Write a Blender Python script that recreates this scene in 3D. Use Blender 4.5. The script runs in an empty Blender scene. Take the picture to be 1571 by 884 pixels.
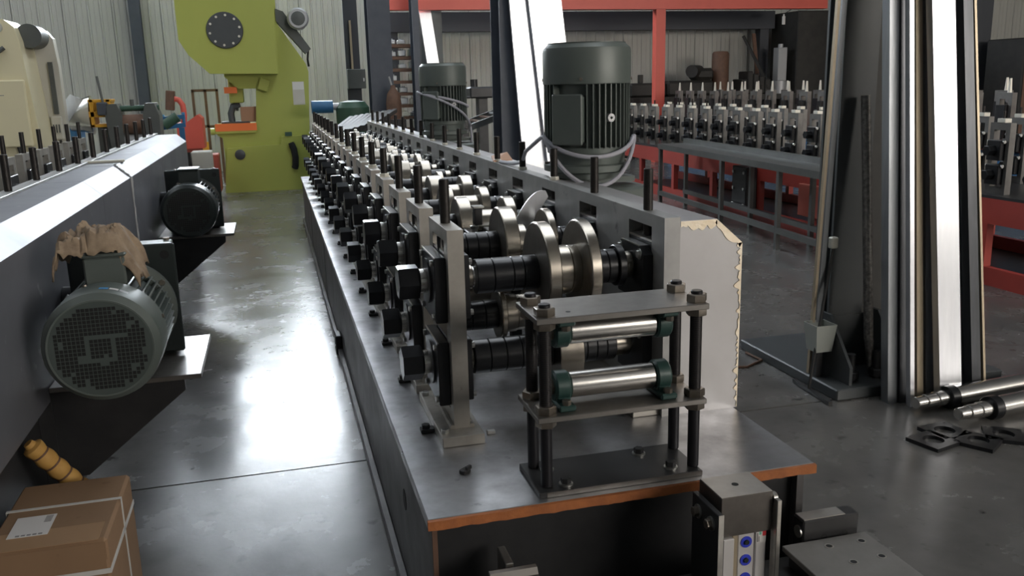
import bpy, math, random
from mathutils import Vector, Matrix, noise
random.seed(7)
SC = bpy.context.scene
COL = SC.collection
PI = math.pi

# ------------------------------------------------------------------ camera
FPX = 1354.7
YAW, PITCH, ROLL = 0.25780, 0.22898, 0.024677
cam_d = bpy.data.cameras.new('camera')
cam = bpy.data.objects.new('camera', cam_d)
COL.objects.link(cam)
cam_d.sensor_width = 36.0
cam_d.lens = FPX / 1571.0 * 36.0
cam_d.clip_end = 200
_f = Vector((math.sin(YAW) * math.cos(PITCH), math.cos(YAW) * math.cos(PITCH), -math.sin(PITCH)))
_r = Vector((math.cos(YAW), -math.sin(YAW), 0))
_d = _f.cross(_r)
_c, _s = math.cos(ROLL), math.sin(ROLL)
_R = _c * _r + _s * _d
_D = -_s * _r + _c * _d
cam.matrix_world = Matrix(((_R.x, -_D.x, -_f.x, 0), (_R.y, -_D.y, -_f.y, 0), (_R.z, -_D.z, -_f.z, 1.5), (0, 0, 0, 1)))
SC.camera = cam

# ------------------------------------------------------------------ view, world, daylight strengths
SC.view_settings.view_transform = 'Standard'
SC.view_settings.look = 'None'
SC.view_settings.gamma = 1.0
SC.view_settings.use_curve_mapping = False
SC.view_settings.exposure = 0.12
W = bpy.data.worlds.new('world')
SC.world = W
W.use_nodes = True
W.node_tree.nodes['Background'].inputs[0].default_value = (0.75, 0.85, 1.0, 1)
W.node_tree.nodes['Background'].inputs[1].default_value = 1.0
DAY_BACK = 53.0      # daylight panes high in the far wall
DAY_FRONT = 11.0      # daylight panes high in the wall behind the photographer
ROOF_FILL = 4.0      # added roof strips, unseen, brightening bed and far-left wall

# ------------------------------------------------------------------ materials
MATS = {}
def mat(name, col, rough=0.5, metal=0.0, col2=None, scale=6.0, bump=0.0, rough2=None, stretch=None, detail=4.0, contrast=0.5, spec=0.5, emit=0.0, bscale=None, fine=None):
    m = bpy.data.materials.new(name)
    m.use_nodes = True
    nt = m.node_tree
    b = nt.nodes['Principled BSDF']
    b.inputs['Base Color'].default_value = (*col, 1)
    b.inputs['Roughness'].default_value = rough
    b.inputs['Metallic'].default_value = metal
    b.inputs['Specular IOR Level'].default_value = spec
    if emit:
        b.inputs['Emission Color'].default_value = (*col, 1)
        b.inputs['Emission Strength'].default_value = emit
    if col2 or bump or rough2:
        tc = nt.nodes.new('ShaderNodeTexCoord')
        mp = nt.nodes.new('ShaderNodeMapping')
        nt.links.new(tc.outputs['Object'], mp.inputs[0])
        if stretch:
            mp.inputs['Scale'].default_value = stretch
        n = nt.nodes.new('ShaderNodeTexNoise')
        n.inputs['Scale'].default_value = scale
        n.inputs['Detail'].default_value = detail
        n.inputs['Roughness'].default_value = 0.6
        nt.links.new(mp.outputs[0], n.inputs['Vector'])
        cr = nt.nodes.new('ShaderNodeMapRange')
        cr.inputs[1].default_value = 0.5 - contrast / 2
        cr.inputs[2].default_value = 0.5 + contrast / 2
        nt.links.new(n.outputs[0], cr.inputs[0])
        fac = cr.outputs[0]
        if col2:
            mx = nt.nodes.new('ShaderNodeMix')
            mx.data_type = 'RGBA'
            mx.inputs[6].default_value = (*col, 1)
            mx.inputs[7].default_value = (*col2, 1)
            nt.links.new(fac, mx.inputs[0])
            outc = mx.outputs[2]
            if fine:
                n3 = nt.nodes.new('ShaderNodeTexNoise')
                n3.inputs['Scale'].default_value = fine[0]
                n3.inputs['Detail'].default_value = 3
                nt.links.new(mp.outputs[0], n3.inputs['Vector'])
                r3 = nt.nodes.new('ShaderNodeMapRange')
                r3.inputs[1].default_value = fine[1]
                r3.inputs[2].default_value = fine[1] + 0.1
                nt.links.new(n3.outputs[0], r3.inputs[0])
                m3 = nt.nodes.new('ShaderNodeMix')
                m3.data_type = 'RGBA'
                m3.inputs[7].default_value = (*fine[2], 1)
                nt.links.new(outc, m3.inputs[6])
                nt.links.new(r3.outputs[0], m3.inputs[0])
                outc = m3.outputs[2]
            nt.links.new(outc, b.inputs['Base Color'])
        if rough2 is not None:
            mr = nt.nodes.new('ShaderNodeMapRange')
            mr.inputs[3].default_value = rough
            mr.inputs[4].default_value = rough2
            nt.links.new(fac, mr.inputs[0])
            nt.links.new(mr.outputs[0], b.inputs['Roughness'])
        if bump:
            n2 = nt.nodes.new('ShaderNodeTexNoise')
            n2.inputs['Scale'].default_value = bscale or scale * 4
            n2.inputs['Detail'].default_value = 3
            nt.links.new(mp.outputs[0], n2.inputs['Vector'])
            bp = nt.nodes.new('ShaderNodeBump')
            bp.inputs['Strength'].default_value = bump
            bp.inputs['Distance'].default_value = 0.01
            nt.links.new(n2.outputs[0], bp.inputs['Height'])
            nt.links.new(bp.outputs[0], b.inputs['Normal'])
    MATS[name] = m
    return m

mat('concrete', (0.075, 0.073, 0.070), 0.17, 0, (0.155, 0.150, 0.142), 3.2, 0.05, 0.33, detail=12, contrast=0.55, bscale=26, fine=(11, 0.64, (0.045, 0.043, 0.041)))
mat('joint_dark', (0.02, 0.02, 0.02), 0.9)
mat('wall_sheet', (0.52, 0.52, 0.48), 0.55, 0.0, (0.42, 0.42, 0.39), 0.6, 0, stretch=(1, 1, 0.25), contrast=0.6)
mat('wall_dark', (0.05, 0.055, 0.065), 0.6)
mat('roof_sheet', (0.32, 0.34, 0.36), 0.6)
mat('plain_wall', (0.38, 0.38, 0.36), 0.7)
mat('beam_blue', (0.055, 0.065, 0.085), 0.5, 0, (0.085, 0.095, 0.115), 3, contrast=0.5)
mat('beam_black', (0.06, 0.067, 0.07), 0.40, 0.1, (0.08, 0.088, 0.092), 4, 0.03, contrast=0.6)
mat('plate_steel', (0.50, 0.48, 0.44), 0.42, 0.75, (0.36, 0.34, 0.305), 9, 0.02, 0.55, contrast=0.5, fine=(30, 0.68, (0.22, 0.2, 0.17)))
mat('wall_plate', (0.46, 0.46, 0.45), 0.45, 0.7, (0.33, 0.33, 0.325), 7, 0.02, 0.58, contrast=0.5, fine=(16, 0.66, (0.2, 0.2, 0.2)))
mat('edge_steel', (0.66, 0.64, 0.60), 0.3, 0.9, (0.5, 0.48, 0.44), 40, contrast=0.6)
mat('bed_plate', (0.50, 0.51, 0.53), 0.27, 0.85, (0.27, 0.265, 0.265), 6, 0.03, 0.48, detail=8, contrast=0.4, fine=(14, 0.68, (0.1, 0.1, 0.1)))
mat('bed_side', (0.13, 0.125, 0.125), 0.42, 0.4, (0.085, 0.083, 0.085), 5, 0.02, 0.55)
mat('flame_edge', (0.46, 0.155, 0.045), 0.65, 0.0, (0.3, 0.1, 0.035), 22, 0.15, contrast=0.5)
mat('dark_steel', (0.03, 0.031, 0.033), 0.4, 0.3, (0.05, 0.05, 0.052), 8, contrast=0.5)
mat('black_oxide', (0.010, 0.011, 0.013), 0.30, 0.2, (0.018, 0.019, 0.022), 20, contrast=0.6)
mat('black_block', (0.014, 0.015, 0.017), 0.34, 0.25, (0.026, 0.027, 0.03), 14, contrast=0.6)
mat('rod_black', (0.022, 0.022, 0.026), 0.4, 0.4)
mat('thread', (0.05, 0.045, 0.042), 0.42, 0.6, (0.03, 0.028, 0.027), 60, contrast=0.5)
mat('chrome', (0.72, 0.71, 0.69), 0.22, 1.0, (0.62, 0.605, 0.58), 6, 0, 0.27)
mat('roll_steel', (0.44, 0.405, 0.35), 0.23, 1.0, (0.36, 0.33, 0.285), 6, 0, 0.28, contrast=0.5)
mat('roll_face', (0.32, 0.30, 0.27), 0.36, 0.9, (0.23, 0.215, 0.19), 14, 0.02, 0.45, contrast=0.5)
mat('nut_steel', (0.32, 0.29, 0.25), 0.38, 0.85, (0.2, 0.17, 0.14), 30, contrast=0.5)
mat('bolt_zinc', (0.6, 0.6, 0.58), 0.3, 0.9)
mat('nut_white', (0.72, 0.70, 0.62), 0.45, 0.3)
mat('guide_plate', (0.30, 0.285, 0.27), 0.30, 0.85, (0.2, 0.19, 0.175), 10, 0.02, 0.42, contrast=0.5)
mat('pillow_green', (0.018, 0.05, 0.045), 0.38, 0.1, (0.03, 0.068, 0.06), 25, 0.03)
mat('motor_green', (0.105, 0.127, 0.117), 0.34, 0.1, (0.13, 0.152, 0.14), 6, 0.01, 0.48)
mat('stand_gloom', (0.2, 0.195, 0.185), 0.45, 0.6, (0.13, 0.125, 0.12), 9, contrast=0.5)  # steel darkened in colour for the gloom over the right-hand stands
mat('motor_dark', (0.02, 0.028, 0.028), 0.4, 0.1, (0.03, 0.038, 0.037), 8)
mat('motor_grille', (0.085, 0.105, 0.098), 0.45, 0.1, (0.065, 0.083, 0.078), 6)
mat('vent_dark', (0.008, 0.009, 0.009), 0.7)
mat('hood_sheet', (0.58, 0.575, 0.585), 0.34, 0.75, (0.46, 0.45, 0.45), 3, 0.015, 0.44, detail=5)
mat('hood_paint', (0.22, 0.225, 0.25), 0.46, 0.5, (0.165, 0.17, 0.19), 2.5, 0.02, 0.52, detail=6, fine=(9, 0.67, (0.38, 0.38, 0.4)))
mat('weld_ground', (0.80, 0.67, 0.48), 0.38, 0.7, (0.92, 0.84, 0.7), 30, 0.08, contrast=0.6)
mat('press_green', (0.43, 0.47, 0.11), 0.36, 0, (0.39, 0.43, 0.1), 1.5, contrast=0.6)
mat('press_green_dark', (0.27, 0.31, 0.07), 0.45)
mat('cream', (0.80, 0.74, 0.50), 0.4, 0, (0.74, 0.685, 0.47), 2)
mat('cream_grey', (0.60, 0.585, 0.51), 0.5, 0, (0.52, 0.51, 0.45), 3)
mat('safety_orange', (0.85, 0.20, 0.05), 0.5)
mat('yellow_paint', (0.78, 0.42, 0.04), 0.45, 0, (0.7, 0.36, 0.04), 8)
mat('red_paint', (0.42, 0.055, 0.04), 0.45, 0, (0.33, 0.045, 0.035), 3)
mat('red_bright', (0.70, 0.12, 0.085), 0.45, 0, (0.62, 0.1, 0.07), 2)
mat('red_dull', (0.40, 0.09, 0.06), 0.55)
mat('rust_brown', (0.12, 0.07, 0.05), 0.65, 0.2, (0.18, 0.1, 0.065), 14, 0.05)
mat('dark_green', (0.03, 0.075, 0.05), 0.5, 0, (0.045, 0.1, 0.065), 5)
mat('blue_paint', (0.03, 0.14, 0.30), 0.45, 0, (0.025, 0.11, 0.24), 6)
mat('blue_light', (0.05, 0.22, 0.42), 0.5)
mat('grey_paint', (0.11, 0.12, 0.115), 0.5, 0.1, (0.085, 0.092, 0.09), 5)
mat('grey_rail', (0.15, 0.155, 0.15), 0.42, 0.5, (0.11, 0.115, 0.112), 4)
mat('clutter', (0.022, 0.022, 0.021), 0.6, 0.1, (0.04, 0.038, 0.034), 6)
mat('galv', (0.80, 0.82, 0.86), 0.27, 0.85, (0.68, 0.70, 0.74), 4, 0, 0.33, stretch=(6, 6, 0.4))
mat('galv_dull', (0.34, 0.36, 0.38), 0.36, 0.8, (0.25, 0.265, 0.28), 6, 0, 0.45, stretch=(6, 6, 0.4))
mat('galv_tan', (0.5, 0.42, 0.3), 0.42, 0.5, (0.4, 0.335, 0.24), 5, stretch=(4, 4, 0.5))
mat('galv_dark', (0.09, 0.095, 0.105), 0.36, 0.6, (0.06, 0.064, 0.07), 6, stretch=(6, 6, 0.4))
mat('cardboard', (0.30, 0.185, 0.105), 0.8, 0, (0.245, 0.15, 0.085), 5, 0.05, contrast=0.6, fine=(9, 0.67, (0.16, 0.09, 0.05)))
mat('cardboard_tape', (0.40, 0.25, 0.14), 0.4)
mat('strap_white', (0.62, 0.61, 0.58), 0.4)
mat('paper', (0.72, 0.70, 0.68), 0.6)
mat('print_grey', (0.25, 0.24, 0.24), 0.7)
mat('foam_yellow', (0.6, 0.36, 0.1), 0.7, 0, (0.45, 0.24, 0.06), 14, 0.1)
mat('rag', (0.42, 0.32, 0.22), 0.9, 0, (0.2, 0.145, 0.1), 18, 0.15, contrast=0.5)
mat('cable_grey', (0.42, 0.42, 0.47), 0.5)
mat('cable_black', (0.012, 0.012, 0.012), 0.5)
mat('white_plastic', (0.72, 0.72, 0.70), 0.45)
mat('cup_plastic', (0.34, 0.36, 0.33), 0.4)
mat('cyl_alu', (0.72, 0.70, 0.69), 0.35, 0.4)
mat('blue_plug', (0.04, 0.06, 0.55), 0.4)
mat('sticker_red', (0.75, 0.06, 0.07), 0.5)
mat('sticker_green', (0.15, 0.5, 0.35), 0.5)
mat('sticker_yellow', (0.8, 0.65, 0.05), 0.5)
mat('sticker_blue', (0.08, 0.3, 0.6), 0.4)
mat('block_steel', (0.17, 0.155, 0.145), 0.36, 0.8, (0.12, 0.11, 0.1), 18, 0.02, 0.5)
mat('block_top', (0.42, 0.40, 0.37), 0.4, 0.8, (0.35, 0.33, 0.3), 14, 0.01, 0.5)
mat('tube_dark', (0.09, 0.088, 0.083), 0.42, 0.5, (0.28, 0.27, 0.26), 60, 0.05, contrast=0.4)
mat('plate_grey', (0.27, 0.26, 0.245), 0.45, 0.45, (0.2, 0.192, 0.18), 8, 0.01, 0.55)
mat('window_frame', (0.2, 0.2, 0.2), 0.5)
mat('day_back', (0.86, 0.93, 1.0), 0.5, emit=DAY_BACK)
mat('day_front', (1.0, 0.93, 0.85), 0.5, emit=DAY_FRONT)
mat('roof_fill', (0.9, 0.95, 1.0), 0.5, emit=ROOF_FILL)
mat('copper', (0.42, 0.24, 0.15), 0.45, 0.3)
mat('mirror_steel', (0.7, 0.68, 0.62), 0.2, 1.0)
mat('silver_grey', (0.42, 0.43, 0.44), 0.45, 0.4)

# ------------------------------------------------------------------ mesh builder
def basis(ax):
    ax = Vector(ax).normalized()
    t = Vector((0, 0, 1)) if abs(ax.z) < 0.9 else Vector((1, 0, 0))
    u = t.cross(ax).normalized()
    v = ax.cross(u).normalized()
    return ax, u, v

class MB:
    def __init__(s):
        s.v = []; s.f = []
    def add(s, vs, fs):
        n = len(s.v)
        s.v.extend([tuple(p) for p in vs])
        s.f.extend([tuple(i + n for i in f) for f in fs])
        return s
    def box(s, x0, x1, y0, y1, z0, z1, c=0.0, M=None):
        if x0 > x1: x0, x1 = x1, x0
        if y0 > y1: y0, y1 = y1, y0
        if z0 > z1: z0, z1 = z1, z0
        if c <= 0:
            vs = [(x, y, z) for z in (z0, z1) for y in (y0, y1) for x in (x0, x1)]
            fs = [(0, 2, 3, 1), (4, 5, 7, 6), (0, 1, 5, 4), (2, 6, 7, 3), (0, 4, 6, 2), (1, 3, 7, 5)]
        else:
            c = min(c, (x1 - x0) * .45, (y1 - y0) * .45, (z1 - z0) * .45)
            vs = []
            idx = {}
            for k in (0, 1):
                for j in (0, 1):
                    for i in (0, 1):
                        X, Y, Z = (x0, x1)[i], (y0, y1)[j], (z0, z1)[k]
                        dx, dy, dz = c * (1 - 2 * i), c * (1 - 2 * j), c * (1 - 2 * k)
                        idx[i, j, k] = len(vs)
                        vs += [(X, Y + dy, Z + dz), (X + dx, Y, Z + dz), (X + dx, Y + dy, Z)]
            I = lambda i, j, k, a: idx[i, j, k] + a
            fs = []
            fs.append((I(0,0,0,0), I(0,0,1,0), I(0,1,1,0), I(0,1,0,0)))
            fs.append((I(1,0,0,0), I(1,1,0,0), I(1,1,1,0), I(1,0,1,0)))
            fs.append((I(0,0,0,1), I(1,0,0,1), I(1,0,1,1), I(0,0,1,1)))
            fs.append((I(0,1,0,1), I(0,1,1,1), I(1,1,1,1), I(1,1,0,1)))
            fs.append((I(0,0,0,2), I(0,1,0,2), I(1,1,0,2), I(1,0,0,2)))
            fs.append((I(0,0,1,2), I(1,0,1,2), I(1,1,1,2), I(0,1,1,2)))
            for a in (0, 1):
                for b in (0, 1):
                    q = (I(0,a,b,1), I(1,a,b,1), I(1,a,b,2), I(0,a,b,2)); fs.append(q if (a ^ b) == 1 else q[::-1])
                    q = (I(a,0,b,0), I(a,1,b,0), I(a,1,b,2), I(a,0,b,2)); fs.append(q if (a ^ b) == 0 else q[::-1])
                    q = (I(a,b,0,0), I(a,b,1,0), I(a,b,1,1), I(a,b,0,1)); fs.append(q if (a ^ b) == 1 else q[::-1])
            for i in (0, 1):
                for j in (0, 1):
                    for k in (0, 1):
                        q = (I(i,j,k,0), I(i,j,k,1), I(i,j,k,2)); fs.append(q if (i + j + k) % 2 == 1 else q[::-1])
        if M is not None:
            vs = [M @ Vector(p) for p in vs]
        return s.add(vs, fs)
    def lathe(s, o, ax, prof, n=24, cap=True, ang0=0.0):
        o = Vector(o); ax, u, v = basis(ax)
        vs = []; fs = []
        for t, r in prof:
            for i in range(n):
                a = 2 * PI * i / n + ang0
                vs.append(o + ax * t + (u * math.cos(a) + v * math.sin(a)) * r)
        for k in range(len(prof) - 1):
            for i in range(n):
                j = (i + 1) % n
                fs.append((k * n + i, k * n + j, (k + 1) * n + j, (k + 1) * n + i))
        if cap:
            fs.append(tuple(range(n))[::-1])
            fs.append(tuple(range((len(prof) - 1) * n, len(prof) * n)))
        return s.add(vs, fs)
    def cyl(s, p0, p1, r, n=20, c=0.0, r1=None):
        p0 = Vector(p0); p1 = Vector(p1); L = (p1 - p0).length
        r1 = r if r1 is None else r1
        if c > 0:
            pr = [(0, r - c), (c, r), (L - c, r1), (L, r1 - c)]
        else:
            pr = [(0, r), (L, r1)]
        return s.lathe(p0, p1 - p0, pr, n)
    def ring(s, o, ax, r0, r1, h, n=24):
        o = Vector(o); ax, u, v = basis(ax); vs = []; fs = []
        for t, r in ((0, r0), (0, r1), (h, r1), (h, r0)):
            for i in range(n):
                a = 2 * PI * i / n
                vs.append(o + ax * t + (u * math.cos(a) + v * math.sin(a)) * r)
        for k in range(4):
            k2 = (k + 1) % 4
            for i in range(n):
                j = (i + 1) % n
                fs.append((k * n + i, k * n + j, k2 * n + j, k2 * n + i))
        return s.add(vs, fs)
    def hexa(s, o, ax, r, h, a0=0.0, c=None):
        c = r * 0.12 if c is None else c
        return s.lathe(o, ax, [(0, r - c * .3), (c * .6, r), (h - c * .6, r), (h, r - c)], 6, True, a0)
    def prism(s, poly, axis, a0, a1, cap=True):
        n = len(poly)
        def P(p, a):
            if axis == 'x': return (a, p[0], p[1])
            if axis == 'y': return (p[0], a, p[1])
            return (p[0], p[1], a)
        vs = [P(p, a0) for p in poly] + [P(p, a1) for p in poly]
        fs = [(i, (i + 1) % n, n + (i + 1) % n, n + i) for i in range(n)]
        if cap:
            fs += [tuple(range(n))[::-1], tuple(range(n, 2 * n))]
        return s.add(vs, fs)
    def tube(s, path, r, n=8, rs=None):
        P = [Vector(p) for p in path]
        vs = []; fs = []; pu = None
        for k, p in enumerate(P):
            d = (P[min(k + 1, len(P) - 1)] - P[max(k - 1, 0)]).normalized()
            if pu is None:
                _, u, v = basis(d)
            else:
                u = (pu - d * pu.dot(d)).normalized(); v = d.cross(u)
            pu = u
            rr = rs[k] if rs else r
            for i in range(n):
                a = 2 * PI * i / n
                vs.append(p + (u * math.cos(a) + v * math.sin(a)) * rr)
        for k in range(len(P) - 1):
            for i in range(n):
                j = (i + 1) % n
                fs.append((k * n + i, k * n + j, (k + 1) * n + j, (k + 1) * n + i))
        fs += [tuple(range(n))[::-1], tuple(range((len(P) - 1) * n, len(P) * n))]
        return s.add(vs, fs)
    def bar(s, p0, p1, w, h, up=(0, 0, 1)):
        p0 = Vector(p0); p1 = Vector(p1); d = (p1 - p0).normalized()
        u = Vector(up).cross(d)
        u = u.normalized() if u.length > 1e-5 else Vector((1, 0, 0))
        v = d.cross(u)
        vs = []
        for p in (p0, p1):
            for a, b in ((-1, -1), (1, -1), (1, 1), (-1, 1)):
                vs.append(p + u * a * w / 2 + v * b * h / 2)
        return s.add(vs, [(3, 2, 1, 0), (4, 5, 6, 7), (0, 1, 5, 4), (1, 2, 6, 5), (2, 3, 7, 6), (3, 0, 4, 7)])
    def mesh(s, name, m, off=(0, 0, 0), smooth=True):
        me = bpy.data.meshes.new(name)
        ox, oy, oz = off
        me.from_pydata([(x - ox, y - oy, z - oz) for x, y, z in s.v], [], s.f)
        me.validate()
        me.materials.append(MATS[m])
        if smooth:
            me.shade_smooth()
            me.set_sharp_from_angle(angle=math.radians(32))
        return me
    def build(s, name, m, parent=None, world=True, label=None, kind=None):
        """part of a thing; world=True: vertices given in world space (parents are unrotated while building)"""
        off = (0, 0, 0)
        if parent is not None and world:
            q = parent; off = Vector((0, 0, 0))
            while q is not None:
                off = off + q.location; q = q.parent
        o = bpy.data.objects.new(name, s.mesh(name, m, off))
        COL.objects.link(o)
        if parent is not None:
            o.parent = parent
        if label: o['label'] = label
        if kind: o['kind'] = kind
        return o

def inst(name, me, parent=None, loc=(0, 0, 0), rot=(0, 0, 0), label=None):
    o = bpy.data.objects.new(name, me)
    COL.objects.link(o)
    o.location = loc; o.rotation_euler = rot
    if parent is not None: o.parent = parent
    if label: o['label'] = label
    return o
def tag(o, label=None, cat=None, group=None, kind=None):
    if label: o['label'] = label
    if cat: o['category'] = cat
    if group: o['group'] = group
    if kind: o['kind'] = kind
    return o
def thing(name, label, cat, loc=(0, 0, 0), rz=0, group=None):
    o = bpy.data.objects.new(name, None)
    COL.objects.link(o)
    o.empty_display_size = 0.05
    o.location = loc; o.rotation_euler = (0, 0, rz)
    return tag(o, label, cat, group)
def single(mb, name, m, label, cat, base=None, group=None):
    xs = [p[0] for p in mb.v]; ys = [p[1] for p in mb.v]; zs = [p[2] for p in mb.v]
    b = base or ((min(xs) + max(xs)) / 2, (min(ys) + max(ys)) / 2, min(zs))
    o = bpy.data.objects.new(name, mb.mesh(name, m, b))
    COL.objects.link(o)
    o.location = b
    return tag(o, label, cat, group)
def copy_tree(o, parent=None):
    c = o.copy(); COL.objects.link(c); c.parent = parent
    for ch in o.children:
        copy_tree(ch, c)
    return c
ORD = ['first', 'second', 'third', 'fourth', 'fifth', 'sixth', 'seventh', 'eighth', 'ninth', 'tenth', 'eleventh', 'twelfth', 'thirteenth', 'fourteenth', 'fifteenth', 'sixteenth', 'seventeenth', 'eighteenth', 'nineteenth', 'twentieth', 'twenty-first', 'twenty-second']
def struct(mb, name, m, parent=None):
    o = mb.build(name, m, parent)
    o['kind'] = 'structure'
    return o

# ------------------------------------------------------------------ hall
HX0, HX1, HY0, HY1, HZ = -9.0, 18.0, -8.0, 17.6, 6.6
floor = struct(MB().box(HX0, HX1, HY0, HY1, -0.12, -0.012), 'floor', 'joint_dark')
xs = [HX0, -4.0, 7.6, HX1]
ys = [HY0, -2.6, 3.425, 9.4, HY1]
for i in range(3):
    for j in range(4):
        MB().box(xs[i] + .005, xs[i + 1] - .005, ys[j] + .005, ys[j + 1] - .005, -0.06, 0.0).build('floor_slab', 'concrete', floor)

def rib_panel():
    """corrugated sheet 0.8 m wide, 4 trapezoid ribs, facing -y, local x 0..0.8, z 0..1 (scaled)"""
    prof = []
    for k in range(4):
        x = k * .2
        prof += [(x, 0), (x + .012, -.022), (x + .036, -.022), (x + .048, 0), (x + .11, 0), (x + .115, -.006), (x + .125, -.006), (x + .13, 0)]
    prof.append((.8, 0))
    n = len(prof)
    vs = [(x, y, 0) for x, y in prof] + [(x, y, 1) for x, y in prof] + [(x, .012, 0) for x, y in prof] + [(x, .012, 1) for x, y in prof]
    fs = []
    for i in range(n - 1):
        fs.append((i, i + 1, n + i + 1, n + i))
        fs.append((2 * n + i + 1, 2 * n + i, 3 * n + i, 3 * n + i + 1))
    return MB().add(vs, fs)
rp = rib_panel().mesh('wall_panel', 'wall_sheet', smooth=False)
wall_back = struct(MB().box(HX0, HX1, HY1, HY1 + .1, -.1, HZ), 'wall_back', 'wall_dark')
x = HX0
while x < HX1 - .1:
    w = inst('wall_panel', rp, wall_back, (x, HY1 - .02, 0))
    w.scale = (1.0, 1, 3.4)
    x += 0.806
struct(MB().box(HX0, HX1, HY1 - .06, HY1, 6.1, HZ), 'trim_1', 'roof_sheet', None)
struct(MB().box(HX0 - .1, HX0, HY0, HY1, -.1, HZ), 'wall_left', 'plain_wall')
struct(MB().box(HX1, HX1 + .1, HY0, HY1, -.1, HZ), 'wall_right', 'plain_wall')
struct(MB().box(HX0, HX1, HY0 - .1, HY0, -.1, HZ), 'wall_front', 'plain_wall')
struct(MB().box(HX0, HX1, HY0, HY1, HZ, HZ + .1), 'ceiling', 'roof_sheet')
# daylight: tall panes high in the far wall, in the wall behind the photographer, plus added unseen roof strips
def window(n, x0, x1, z0, z1, y, npan, m, sgn):
    w = struct(MB().box(x0 - .06, x1 + .06, y, y + sgn * .05, z0 - .06, z0).box(x0 - .06, x1 + .06, y, y + sgn * .05, z1, z1 + .06), 'window_%d' % n, 'window_frame')
    dx = (x1 - x0) / npan
    for i in range(npan):
        MB().box(x0 + i * dx + .03, x0 + (i + 1) * dx - .03, y, y + sgn * .02, z0, z1).build('pane', m, w)
        if i: MB().box(x0 + i * dx - .03, x0 + i * dx + .03, y, y + sgn * .05, z0, z1).build('mullion', 'window_frame', w)
    return w
window(1, -2.2, 2.4, 4.0, 5.2, HY1 - .05, 5, 'day_back', -1)
window(2, 5.4, 16.6, 2.5, 5.7, HY0, 8, 'day_front', 1)
for n, (xa, xb) in enumerate(((-5.2, -3.9), (1.7, 3.2))):  # glowing strips added out of view for bed reflections and wall brightness
    w = struct(MB().box(xa - .05, xa, 3, 15, HZ - .04, HZ).box(xb, xb + .05, 3, 15, HZ - .04, HZ), 'window_%d' % (n + 3), 'window_frame')
    for k in range(4):
        MB().box(xa, xb, 3 + k * 3 + .03, 6 + k * 3 - .03, HZ - .02, HZ).build('pane', 'roof_fill', w)

# ------------------------------------------------------------------ main roll former: bed
PITCH_Y = 0.473
NST = 17
Y0S = 2.50
bed = thing('machine_bed', 'long low steel bed of the middle roll forming machine with orange flame-cut front edge', 'machine bed', (0.8, 6.2, 0))
MB().box(.279, 1.316, 1.893, 10.47, .474, .5, .003).build('top_plate', 'bed_plate', bed)
e = MB()
n = 60
vs = []
for i in range(n + 1):
    xx = .279 + (1.316 - .279) * i / n
    yb = 1.885 + random.uniform(-.0012, .0012)
    vs += [(xx, 1.893, .4995), (xx, yb, .4985 + random.uniform(-.001, .0005)), (xx, yb, .4755 + random.uniform(-.0015, .001)), (xx, 1.893, .474)]
fs = []
for i in range(n):
    a = i * 4
    for k in range(3):
        fs.append((a + k, a + k + 1, a + k + 5, a + k + 4))
e.add(vs, fs + [(0, 3, 2, 1), (n * 4, n * 4 + 1, n * 4 + 2, n * 4 + 3)]).build('front_edge', 'flame_edge', bed, label='orange flame-cut front edge')
MB().box(.293, .305, 1.93, 10.44, .0, .474).build('side_panel', 'bed_side', bed)
MB().box(1.290, 1.302, 1.93, 10.44, .0, .474).build('side_panel', 'bed_side', bed)
MB().box(.305, 1.290, 1.945, 1.957, .0, .474).build('front_panel', 'dark_steel', bed)
MB().box(.293, .305, 1.918, 1.93, .0, .474).build('corner_post', 'rust_brown', bed)
MB().box(1.282, 1.302, 1.918, 1.945, .0, .474).build('corner_post', 'bed_side', bed)
MB().box(.305, 1.290, 10.42, 10.44, .0, .474).build('rear_panel', 'bed_side', bed)
MB().box(.266, .293, 1.93, 10.44, 0, .035, .004).build('foot_rail', 'bed_side', bed)
MB().box(1.302, 1.33, 1.93, 10.44, 0, .035, .004).build('foot_rail', 'bed_side', bed)
MB().lathe((.2925, 2.42, .30), (1, 0, 0), [(-.001, .032), (.004, .032)], 20).build('side_hole', 'vent_dark', bed)
MB().box(.255, .293, 4.95, 5.08, .0, .11, .006).build('levelling_foot', 'dark_steel', bed)
for yy in (6.3, 8.4):
    MB().box(.291, .2935, yy, yy + .006, .04, .47).build('weld_seam', 'dark_steel', bed)

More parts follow.
